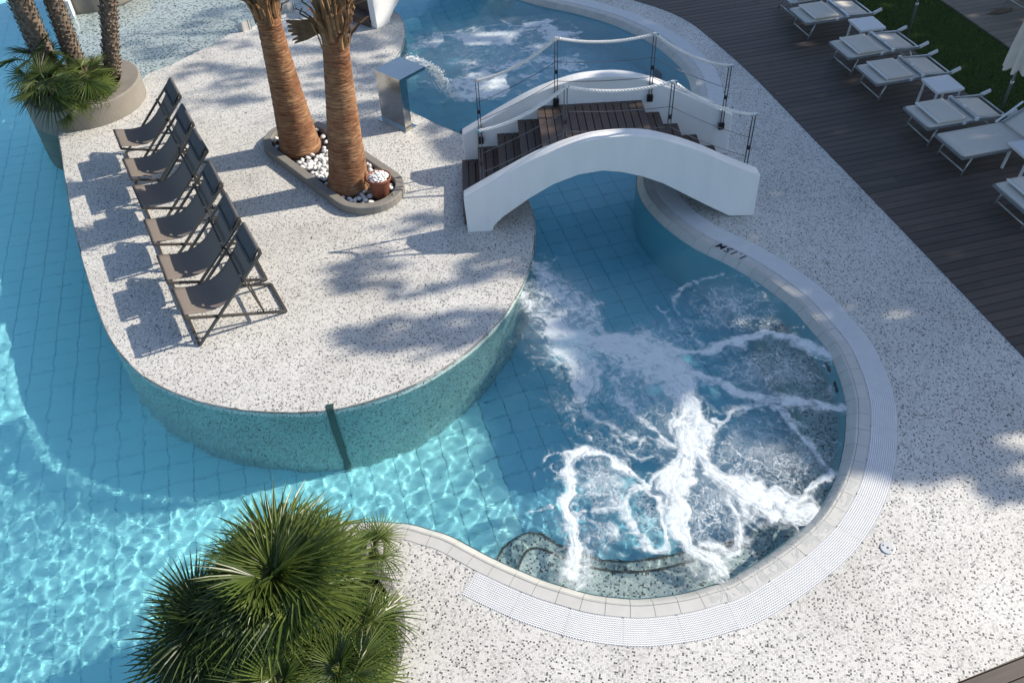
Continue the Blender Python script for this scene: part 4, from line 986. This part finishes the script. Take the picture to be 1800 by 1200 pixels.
# triangular mosaic kickers along the wading pool edge
for q, lb in (((430, 50), 'nearer triangular mosaic block at the wading pool edge'), ((508, 17), 'farther triangular mosaic block at the wading pool edge')):
    p = at(*q); k = thing('mosaic_block', lb, 'block', (p[0], p[1], 0), math.radians(125), 'triangular mosaic blocks')
    mb = MB(); A = [(-.14, -.1, -.2), (.14, -.1, -.2), (.14, -.1, .0), (-.14, -.1, .20)]; B = [(x, .1, z) for x, _, z in A]
    mb.poly(A, [(a[0], a[2]) for a in A]); mb.poly(B[::-1], [(a[0], a[2]) for a in B[::-1]])
    for i in range(4): mb.quad(A[i-1], B[i-1], B[i], A[i])
    mb.build('block_body', M['mosaic'], k)
# depth mark painted on the coping
cu = bpy.data.curves.new('depth_text', 'FONT'); cu.body = '1.15M'; cu.size = .165; cu.offset = .0015; cu.align_x = 'CENTER'; cu.align_y = 'CENTER'; cu.shear = .25; cu.extrude = .0006; cu.space_character = 1.15
to = bpy.data.objects.new('depth_text', cu); COL.objects.link(to); dg = bpy.context.evaluated_depsgraph_get(); me = bpy.data.meshes.new_from_object(to.evaluated_get(dg)); bpy.data.objects.remove(to)
me.materials.clear(); me.materials.append(M['ink'])
pm = at(1284, 443); i = int(np.argmin(np.linalg.norm(cop-pm[:2], axis=1))); tg = cop[i+2]-cop[i-2]; c = cop[i]+cn[i]*.065
dm = obj('depth_mark', me); tag(dm, 'dark blue depth figures 1.15M painted on the pool coping', 'depth mark'); dm.location = (c[0], c[1], .0055); dm.rotation_euler = (0, 0, math.atan2(tg[1], tg[0]))

# ------------------------------------------------------------------ foam on the water
def foam_mat():
    m = bpy.data.materials.new('water_foam'); m.use_nodes = True; t = m.node_tree; p = t.nodes['Principled BSDF']
    p.inputs['Base Color'].default_value = (.74, .80, .83, 1); p.inputs['Roughness'].default_value = .6; p.inputs['Specular IOR Level'].default_value = .3
    at_ = N(t, 'ShaderNodeAttribute', attribute_name='foam'); fl = N(t, 'ShaderNodeAttribute', attribute_name='flow'); ge = N(t, 'ShaderNodeTexCoord')
    def noise(vec, sc, det, ro=.62, di=0.):
        n = N(t, 'ShaderNodeTexNoise', i_Scale=sc, i_Detail=det, i_Roughness=ro, i_Distortion=di); t.links.new(vec, n.inputs['Vector']); return n
    def sstep(x, a, b):
        r = N(t, 'ShaderNodeMapRange', interpolation_type='SMOOTHSTEP'); r.inputs[1].default_value = a; r.inputs[2].default_value = b; t.links.new(x, r.inputs[0]); return r.outputs[0]
    ob = ge.outputs['Object']
    n1 = math_n(t, 'SUBTRACT', noise(ob, 7., 9, .66, .9).outputs[0], .5)
    mp = N(t, 'ShaderNodeMapping'); mp.inputs['Scale'].default_value = (2.2, 20., 1.); t.links.new(fl.outputs['Vector'], mp.inputs[0])
    n3 = math_n(t, 'SUBTRACT', noise(mp.outputs[0], 1., 6, .6, .7).outputs[0], .5)
    w2 = noise(ob, 4., 4, .6)
    wv = N(t, 'ShaderNodeMix', data_type='VECTOR'); wv.inputs[0].default_value = .38; t.links.new(ob, wv.inputs[4]); t.links.new(w2.outputs['Color'], wv.inputs[5])
    def lace(sc, w):
        v = N(t, 'ShaderNodeTexVoronoi', feature='DISTANCE_TO_EDGE', i_Scale=sc); t.links.new(wv.outputs[1], v.inputs['Vector']); return ramp(t, v.outputs['Distance'], [(0, (1,)*3), (w, (0,)*3)])
    lc = math_n(t, 'MAXIMUM', lace(5., .055), math_n(t, 'MULTIPLY', lace(13., .15), .6))
    sep = N(t, 'ShaderNodeSeparateColor'); t.links.new(at_.outputs['Color'], sep.inputs[0])
    body, net, milk = sep.outputs[0], sep.outputs[1], sep.outputs[2]
    x = math_n(t, 'ADD', math_n(t, 'ADD', body, math_n(t, 'MULTIPLY', n1, 1.35)), math_n(t, 'MULTIPLY', n3, .55))
    a1 = sstep(x, .30, .86)
    core = sstep(math_n(t, 'ADD', math_n(t, 'ADD', body, math_n(t, 'MULTIPLY', n3, 1.1)), math_n(t, 'MULTIPLY', n1, .9)), .36, .9)
    a1 = math_n(t, 'MULTIPLY', a1, math_n(t, 'ADD', .56, math_n(t, 'MULTIPLY', core, .42)))
    a2 = sstep(math_n(t, 'MULTIPLY', net, math_n(t, 'ADD', .80, math_n(t, 'MULTIPLY', n1, 2.0))), .16, .66)
    l2 = math_n(t, 'MULTIPLY', math_n(t, 'MULTIPLY', lc, a2), .80)
    hz = math_n(t, 'MULTIPLY', sstep(math_n(t, 'ADD', net, math_n(t, 'MULTIPLY', n1, 2.4)), .35, 1.3), .30)
    mk = math_n(t, 'MULTIPLY', milk, math_n(t, 'ADD', .30, math_n(t, 'MULTIPLY', n1, 1.1)))
    a = math_n(t, 'MAXIMUM', math_n(t, 'MAXIMUM', math_n(t, 'MULTIPLY', a1, .96), l2), math_n(t, 'MAXIMUM', mk, hz))
    a = math_n(t, 'MINIMUM', math_n(t, 'MAXIMUM', a, 0.), 1.)
    tr = N(t, 'ShaderNodeBsdfTransparent'); mx = N(t, 'ShaderNodeMixShader'); t.links.new(a, mx.inputs[0]); t.links.new(tr.outputs[0], mx.inputs[1]); t.links.new(p.outputs[0], mx.inputs[2]); t.links.new(mx.outputs[0], t.nodes['Material Output'].inputs[0])
    bump(t, p, math_n(t, 'ADD', n1, n3), .45, .03)
    return m
M['foam'] = foam_mat()
def seg_dist(X, Y, L):
    d = np.full(X.shape, 1e9); ss = np.zeros(X.shape); sg = np.zeros(X.shape); s = 0
    for a, b in zip(L[:-1], L[1:]):
        v = b-a; q = v@v; l = math.sqrt(q); u = np.clip(((X-a[0])*v[0]+(Y-a[1])*v[1])/q, 0, 1); e = np.hypot(X-a[0]-u*v[0], Y-a[1]-u*v[1]); k = e < d
        d = np.where(k, e, d); ss = np.where(k, s+u*l, ss); sg = np.where(k, ((X-a[0])*v[1]-(Y-a[1])*v[0])/l, sg); s += l
    return d, ss, sg
def foam(name, label, box, strokes, nets, milks, patches=(), step=.017, warp=.16, zoff=.012, seed=1, msc=1.):
    rq = random.Random(seed)
    xs = np.arange(box[0], box[1], step); ys = np.arange(box[2], box[3], step); X, Y = np.meshgrid(xs, ys)
    wx = X+warp*(fbm(X*2.2, Y*2.2, 4)-.5)*2+.05*(fbm(X*8+9, Y*8, 3)-.5)*2; wy = Y+warp*(fbm(X*2.2+40, Y*2.2+7, 4)-.5)*2+.05*(fbm(X*8+3, Y*8+30, 3)-.5)*2
    body = np.zeros(X.shape); net = np.zeros(X.shape); milk = np.zeros(X.shape)
    flow = np.zeros(X.shape+(3,))
    for q, (L, w, k) in enumerate(strokes):
        P = smooth_curve(pts(L, WZ), .08); d, ss, sg = seg_dist(wx, wy, P); W_ = w*.0066*msc
        W_ = W_*(.60+1.0*fbm(ss*1.8+q*9.1, sg*0+q, 2)); v = k*.96/(1+(d/W_)**2.6*.8); net = np.maximum(net, .5*min(k, .9)/(1+(d/(W_*2.1))**3)); win = v > body; body = np.where(win, v, body); flow[win] = np.stack([ss+q*3.7, sg, np.full(X.shape, q*1.3)], -1)[win]
        if w > 34: continue
        nrm_ = normals2(P); ln = len(P)*.08
        for _ in range(int(ln/.075)):                    # thin tendrils torn off the main streaks
            i = rq.randrange(len(P)); sd_ = rq.choice((-1, 1)); tg_ = np.array([nrm_[i][1], -nrm_[i][0]])*rq.choice((-1, 1)); dr_ = tg_*rq.uniform(.5, 1)+nrm_[i]*sd_*rq.uniform(.5, 1.1); L_ = rq.uniform(.15, .7)
            a_ = P[i]; b_ = a_+dr_*L_*.5+nrm_[i]*rq.uniform(-.06, .06); c_ = a_+dr_*L_+tg_*rq.uniform(-.1, .2)
            lo_, hi_ = np.minimum(a_, np.minimum(b_, c_))-.15, np.maximum(a_, np.maximum(b_, c_))+.15
            sx = slice(*np.searchsorted(xs, [lo_[0], hi_[0]])); sy = slice(*np.searchsorted(ys, [lo_[1], hi_[1]]))
            if sx.stop-sx.start < 3 or sy.stop-sy.start < 3: continue
            d2, s2, g2 = seg_dist(wx[sy, sx], wy[sy, sx], smooth_curve(np.array([a_, b_, c_]), .06)); w2 = rq.uniform(.010, .034)
            v2 = k*rq.uniform(.55, .85)*(1-.5*s2/L_)/(1+(d2/w2)**2.4); body[sy, sx] = np.maximum(body[sy, sx], v2)
    for (x, y, rx, ry, k, fq) in patches:
        c = at(x, y, WZ); d = np.hypot((wx-c[0])/(rx*np.linalg.norm(at(x+1, y, WZ)-c)), (wy-c[1])/(ry*np.linalg.norm(at(x, y+1, WZ)-c))); f_ = fbm(wx*fq+31, wy*fq*1.3+11, 5)
        body = np.maximum(body, k*np.clip(1.35-d, 0, 1)**.7*np.clip((f_-.36)/.26, 0, 1)); milk = np.maximum(milk, .5*k*np.clip(1.3-d, 0, 1))
    body[body < .12] = 0; body = np.minimum(body, .84)
    for (x, y, rx, ry, k) in nets:
        c = at(x, y, WZ); d = np.hypot((wx-c[0])/(rx*np.linalg.norm(at(x+1, y, WZ)-c)), (wy-c[1])/(ry*np.linalg.norm(at(x, y+1, WZ)-c))); net = np.maximum(net, k*np.clip(1.25-d, 0, 1))
    for (x, y, rx, ry, k) in milks:
        c = at(x, y, WZ); d = np.hypot((wx-c[0])/(rx*np.linalg.norm(at(x+1, y, WZ)-c)), (wy-c[1])/(ry*np.linalg.norm(at(x, y+1, WZ)-c))); milk = np.maximum(milk, k*np.clip(1.3-d, 0, 1)**1.3)
    Z = WZ+zoff+.014*np.clip(body, 0, 1)**2*(.55+.9*fbm(X*5, Y*5, 4))
    lim = erode_in(isl, np.c_[X.ravel(), Y.ravel()], .0)
    nrm = np.array([np.min((np.hypot(cop[::4, 0]-x, cop[::4, 1]-y))) for x, y in zip(X[::6, ::6].ravel(), Y[::6, ::6].ravel())]).reshape(X[::6, ::6].shape)
    nrm = np.kron(nrm, np.ones((6, 6)))[:X.shape[0], :X.shape[1]]
    outp = inside(np.vstack([cop, [[6, 22], [6, 0], [-2, 0]]]), X, Y)
    ok = (np.maximum(np.maximum(body, net), milk) > .03) & ~lim.reshape(X.shape) & ~(outp) & (nrm > .20)
    nY, nX = X.shape; I = np.arange(nX*nY).reshape(nY, nX); F = np.stack([I[:-1, :-1], I[:-1, 1:], I[1:, 1:], I[1:, :-1]], -1).reshape(-1, 4)
    F = F[ok.ravel()[F].all(1)]; used, inv = np.unique(F, return_inverse=True)
    o = bulk(name, np.stack([X, Y, Z], -1).reshape(-1, 3)[used], inv.reshape(-1, 4), M['foam'], None, True)
    at_ = o.data.color_attributes.new('foam', 'FLOAT_COLOR', 'POINT'); at_.data.foreach_set('color', np.stack([body, net, milk, np.ones_like(body)], -1).reshape(-1, 4)[used].astype(np.float32).ravel())
    fa = o.data.attributes.new('flow', 'FLOAT_VECTOR', 'POINT'); fa.data.foreach_set('vector', flow.reshape(-1, 3)[used].astype(np.float32).ravel())
    return tag(o, label, 'foam', kind='stuff')
ST = [([(990, 600), (1060, 630), (1140, 650), (1200, 700)], 62, .50), ([(1010, 640), (1030, 700), (1080, 750)], 40, .42), ([(1200, 640), (1290, 650), (1400, 660)], 40, .42), ([(1030, 800), (1040, 880), (1040, 960)], 34, .46), ([(1230, 800), (1240, 900), (1250, 980)], 34, .44), ([(1270, 760), (1350, 800), (1400, 860)], 36, .42), ([(1200, 540), (1280, 520), (1340, 540)], 30, .40), ([(1120, 700), (1170, 740)], 36, .46), ([(1100, 880), (1140, 930)], 30, .40), ([(1020, 980), (1030, 1020)], 26, .6), ([(1240, 990), (1265, 1015)], 26, .6),
      ([(945, 465), (965, 500), (985, 530), (1000, 565)], 50, .72), ([(985, 520), (1030, 560), (1050, 590)], 40, .70), ([(930, 500), (950, 540), (990, 590)], 36, .68), ([(955, 480), (1010, 500), (1050, 540)], 22, .5),
      ([(985, 580), (1030, 605), (1080, 607), (1130, 615), (1175, 650), (1205, 690)], 46, 1.0), ([(1000, 610), (1025, 650), (1030, 690)], 44, .85), ([(1060, 620), (1100, 640), (1150, 660), (1190, 700)], 30, .85), ([(1040, 640), (1010, 680), (1000, 700)], 18, .5),
      ([(1130, 612), (1190, 612), (1250, 612), (1300, 600), (1345, 588), (1395, 590), (1425, 605), (1455, 622)], 15, .85), ([(1385, 590), (1420, 610), (1450, 628)], 20, .7),
      ([(1190, 655), (1250, 668), (1310, 688), (1360, 697), (1420, 706), (1465, 712)], 15, .85), ([(1380, 700), (1430, 708), (1465, 710)], 20, .75),
      ([(1200, 690), (1212, 730), (1218, 760)], 24, .9), ([(1215, 720), (1225, 770), (1250, 815), (1295, 855), (1350, 880), (1405, 898), (1430, 915)], 25, .92), ([(1330, 880), (1390, 905), (1420, 930)], 24, .72), ([(1235, 800), (1270, 860), (1320, 900)], 24, .7),
      ([(1218, 750), (1190, 800), (1175, 845), (1180, 890), (1195, 930), (1230, 970), (1265, 1000)], 15, .9), ([(1215, 955), (1250, 990), (1260, 1020)], 24, .72),
      ([(1215, 770), (1200, 830), (1190, 870)], 12, .9), ([(1240, 790), (1260, 840)], 12, .8),
      ([(1195, 790), (1160, 830), (1140, 862), (1110, 862)], 8, .8), ([(1140, 865), (1105, 830), (1075, 808), (1030, 800), (1015, 790)], 8, .85),
      ([(1020, 790), (1010, 830), (998, 870), (992, 905), (1000, 935), (1010, 965), (1015, 1000)], 10, .9), ([(1005, 910), (1050, 905), (1090, 895), (1115, 870)], 8, .8), ([(1015, 960), (1035, 985), (1030, 1020)], 15, .62),
      ([(1115, 865), (1098, 905), (1110, 945), (1145, 966), (1168, 945), (1160, 895), (1135, 865)], 6, .8), ([(1020, 965), (1060, 975), (1075, 960), (1070, 925)], 8, .6),
      ([(1235, 820), (1270, 850), (1292, 890), (1300, 930), (1285, 965), (1250, 960)], 10, .75), ([(1250, 745), (1290, 722), (1345, 708), (1380, 730), (1410, 770)], 10, .7), ([(1300, 720), (1355, 700)], 12, .75),
      ([(1410, 770), (1440, 810), (1450, 840), (1425, 870), (1400, 880)], 11, .72), ([(1240, 745), (1250, 720), (1230, 700)], 8, .6),
      ([(1195, 520), (1215, 500), (1250, 490), (1275, 482)], 10, .62), ([(1275, 490), (1330, 492), (1350, 520)], 7, .5), ([(1195, 520), (1190, 545), (1220, 580), (1235, 605)], 8, .55), ([(1240, 545), (1265, 585), (1270, 600)], 7, .5), ([(1160, 540), (1180, 570), (1180, 605)], 9, .5),
      ([(1070, 630), (1085, 680), (1120, 730), (1165, 765), (1200, 785)], 11, .70), ([(1090, 665), (1130, 660), (1150, 640)], 9, .62), ([(1030, 690), (1045, 730), (1090, 760), (1140, 775), (1195, 780)], 11, .68), ([(1000, 700), (1005, 740), (1025, 775), (1015, 795)], 8, .5), ([(1060, 760), (1110, 800), (1170, 800)], 8, .5),
      ([(1130, 650), (1160, 690), (1190, 730)], 14, .7), ([(1255, 615), (1280, 640), (1275, 665)], 8, .55), ([(1240, 620), (1215, 650)], 8, .5), ([(1420, 640), (1445, 670), (1440, 690)], 8, .5)]
NETS = [(1290, 545, 100, 62, .85), (1350, 645, 105, 50, .9), (1340, 800, 115, 90, .85), (1240, 895, 70, 90, .9), (1065, 860, 75, 70, .85), (1135, 910, 45, 55, .7), (1130, 700, 90, 70, .8), (1080, 650, 40, 40, .7), (1060, 940, 50, 35, .7), (1000, 560, 70, 70, .6), (1200, 600, 60, 60, .6), (1090, 770, 110, 60, .5)]
MILK = [(1290, 530, 55, 38, .8), (1350, 650, 75, 34, .9), (1335, 790, 70, 60, .9), (1240, 880, 45, 55, .9), (1070, 855, 50, 42, 1.), (1120, 690, 60, 50, .6), (985, 545, 70, 80, 1.), (1060, 620, 90, 40, 1.), (1215, 800, 60, 110, .7), (1240, 990, 50, 30, .9), (1025, 1005, 30, 35, .9)]
foam('foam', 'white streaky foam swirling over the jets of the bubbling basin', (-.6, 4.0, 4.1, 9.7), ST, NETS, MILK, [(985, 540, 70, 75, .62, 1.6), (1060, 620, 90, 40, .70, 1.5), (1050, 670, 60, 40, .5, 2.), (1290, 535, 90, 50, .5, 3.), (1350, 648, 95, 40, .52, 3.), (1335, 790, 95, 70, .5, 3.), (1240, 900, 55, 75, .5, 3.2), (1065, 860, 60, 55, .55, 3.), (1130, 715, 80, 50, .45, 2.6), (1040, 960, 40, 40, .55, 3.)])
foam('foam', 'pale blue foam patches where the spout falls into the upper pool', (-2.2, 2.6, 12.4, 17.5), [([(826, 150), (850, 152), (880, 140)], 14, .95), ([(800, 140), (830, 165)], 12, .6), ([(860, 130), (920, 125), (960, 110)], 12, .55), ([(760, 75), (800, 95), (850, 70), (900, 55), (960, 50)], 14, .5), ([(790, 110), (840, 110), (890, 95), (950, 85)], 12, .52), ([(930, 70), (960, 85)], 10, .5), ([(900, 140), (950, 130)], 10, .5)],
     [(860, 95, 120, 55, .7), (930, 130, 70, 30, .5)], [(850, 95, 110, 50, .9), (840, 150, 45, 22, 1.2), (930, 70, 70, 30, .8), (950, 130, 60, 30, .6)], [(855, 95, 150, 60, 1.05, 1.3), (930, 60, 120, 40, .95, 1.4), (840, 150, 60, 26, 1.2, 2.2), (930, 135, 110, 40, .95, 1.4), (1020, 110, 90, 50, .7, 1.5)], .025, .22, seed=2, msc=1.6)

# thin film of splashed water on the coping
def film_mat():
    m = bpy.data.materials.new('splash_film'); m.use_nodes = True; t = m.node_tree; p = t.nodes['Principled BSDF']
    p.inputs['Base Color'].default_value = (.62, .64, .63, 1); p.inputs['Roughness'].default_value = .04; p.inputs['IOR'].default_value = 1.33
    co = N(t, 'ShaderNodeTexCoord'); n = N(t, 'ShaderNodeTexNoise', i_Scale=7., i_Detail=5, i_Roughness=.55, i_Distortion=1.2); t.links.new(co.outputs['Object'], n.inputs['Vector'])
    f = ramp(t, n.outputs[0], [(.50, (0,)*3), (.53, (.75,)*3), (.56, (.34,)*3), (.75, (.42,)*3)]); tr = N(t, 'ShaderNodeBsdfTransparent'); mx = N(t, 'ShaderNodeMixShader')
    t.links.new(f, mx.inputs[0]); t.links.new(tr.outputs[0], mx.inputs[1]); t.links.new(p.outputs[0], mx.inputs[2]); t.links.new(mx.outputs[0], t.nodes['Material Output'].inputs[0]); bump(t, p, n.outputs[0], 1., .01); return m
M['film'] = film_mat()
fa_, fb_ = [int(np.argmin(np.linalg.norm(cop-pts([q])[0], axis=1))) for q in ((1255, 1064), (1512, 850))]
offs = [(.015, .006), (.07, .006), (.12, .006), (.15, .0075), (.175, -.010), (.215, -.046), (.24, -.076)]; mb = MB()
for k in range(min(fa_, fb_), max(fa_, fb_)):
    for (o0, z0), (o1, z1) in zip(offs[:-1], offs[1:]):
        mb.quad(*[(cop[i][0]+cn[i][0]*o, cop[i][1]+cn[i][1]*o, z) for i, o, z in ((k, o0, z0), (k+1, o0, z0), (k+1, o1, z1), (k, o1, z1))])
tag(weld(mb.build('splashed_water', M['film'], None, True)), 'thin splashes of water lying on the near right curve of the coping', 'splash', kind='stuff')

# ------------------------------------------------------------------ tall shade trees standing right of the pool, outside the picture
def shade(px):                                      # wanted cover of leaves above a ground point
    X, Y = px[:, 0].copy(), px[:, 1].copy(); X0, Y0 = X.copy(), Y.copy(); out = np.zeros(len(px))
    X += 1.5*(fbm(X0*.9+7, Y0*1.6, 4)-.5); Y += .9*(fbm(X0*1.1+70, Y0*1.8+9, 4)-.5)
    P1 = pts([(700, -150), (2300, -150), (2300, 790), (1800, 775), (1700, 805), (1600, 835), (1505, 850), (1420, 800), (1330, 740), (1265, 705), (1225, 630), (1195, 690), (1100, 720), (1010, 690), (950, 560), (935, 480), (950, 380), (810, 380), (800, 262), (740, 200), (690, 100)])
    P2 = pts([(600, 410), (720, 385), (800, 330), (940, 370), (940, 480), (880, 560), (760, 620), (640, 650), (600, 560)])
    P3 = pts([(690, 100), (725, 200), (660, 230), (500, 215), (330, 215), (210, 150), (180, 60), (300, -150), (700, -150)])
    P4 = pts([(1560, 830), (1800, 770), (1820, 850), (1700, 880), (1600, 860)])
    out = np.where(inside(P2, X, Y), .62, out); out = np.where(inside(P3, X, Y), .80, out); out = np.where(inside(P4, X, Y), .45, out); PW = pts([(258, 160), (170, 150), (90, 60), (110, -80), (560, -80), (540, 8), (437, 50), (335, 97)]); out = np.where(inside(PW, X, Y), .5, out); out = np.where(inside(P1, X, Y), 1.0, out)
    n = fbm(X0*1.1-.3*Y0, Y0*3.0, 4); n2 = fbm(X0*2.3+50, Y0*4.6+20, 3)
    th = np.where(out >= 1, .80, np.where(out > .7, .52, np.where(out > .5, .46, .43)))
    lo = np.where(out >= 1, .72, .46)
    g = np.where(out >= 1, (n2 < .635).astype(float), ((n < th-.0) & (fbm(X0*2.4-1.4*Y0+9, Y0*7.5+3, 3) < .555)).astype(float))
    return out*0+np.where(out > 0, g, 0)
TR = [((15.5, 9.5), 4.6), ((17.5, 14.5), 4.8), ((14.5, 16.5), 4.2), ((19.5, 19.5), 4.8), ((20.5, 11.0), 4.6), ((16.5, 21.5), 4.4), ((12.5, 12.5), 3.8), ((12.3, 21.0), 3.8)]
nl = 150000; ti = RNG.integers(0, len(TR), nl); d = RNG.normal(size=(nl, 3)); d /= np.linalg.norm(d, axis=1)[:, None]; d *= RNG.random(nl)[:, None]**(1/3)
TC = np.array([[*c, 0] for c, _ in TR]); TRr = np.array([r_ for _, r_ in TR])
P = TC[ti]+d*np.c_[TRr[ti], TRr[ti], np.full(nl, 3.6)]; P[:, 2] += 9.6
P[:, 2] = np.maximum(P[:, 2], 6.3+RNG.random(nl)*.6)
G = P[:, :2]-SUNV[:2]/SUNV[2]*P[:, 2:3]
ok = (RNG.random(nl) < shade(G)) | (RNG.random(nl) < .0)
outside = (G[:, 0] > 8.5) | (G[:, 1] > 21); ok |= outside & (RNG.random(nl) < .5)
P, ti, G = P[ok], ti[ok], G[ok]
for k, (c, r_) in enumerate(TR):
    t = thing('unseen_shade_tree', 'tall leafy shade tree standing out of view beyond the loungers', 'tree', (c[0], c[1], -.05), 0, 'shade trees out of view to the right')
    mb = MB(); mb.tube([(0, 0, 0), (.05, .02, 3), (0, .0, 6.5), (0, 0, 9)], [.20, .16, .12, .05], 12)
    mb.build('trunk', M['tree_bark'], t, True)
    Q = P[ti == k]-np.array([c[0], c[1], -.05]); n = len(Q)
    if not n: continue
    u = RNG.normal(size=(n, 3)); u /= np.linalg.norm(u, axis=1)[:, None]; v = np.cross(u, RNG.normal(size=(n, 3))); v /= np.linalg.norm(v, axis=1)[:, None]; w = np.cross(u, v)
    L = (RNG.uniform(.24, .42, n)*np.where(G[ti == k][:, 0] < 1., .62, 1.))[:, None]; ww = L*.55
    V = np.stack([Q-u*L*.5, Q+v*ww*.5+w*.02, Q+u*L*.5, Q-v*ww*.5+w*.02], 1).reshape(-1, 3)
    tag(bulk('crown', V, np.arange(4*n).reshape(-1, 4), M['leaf'], t), kind='stuff')
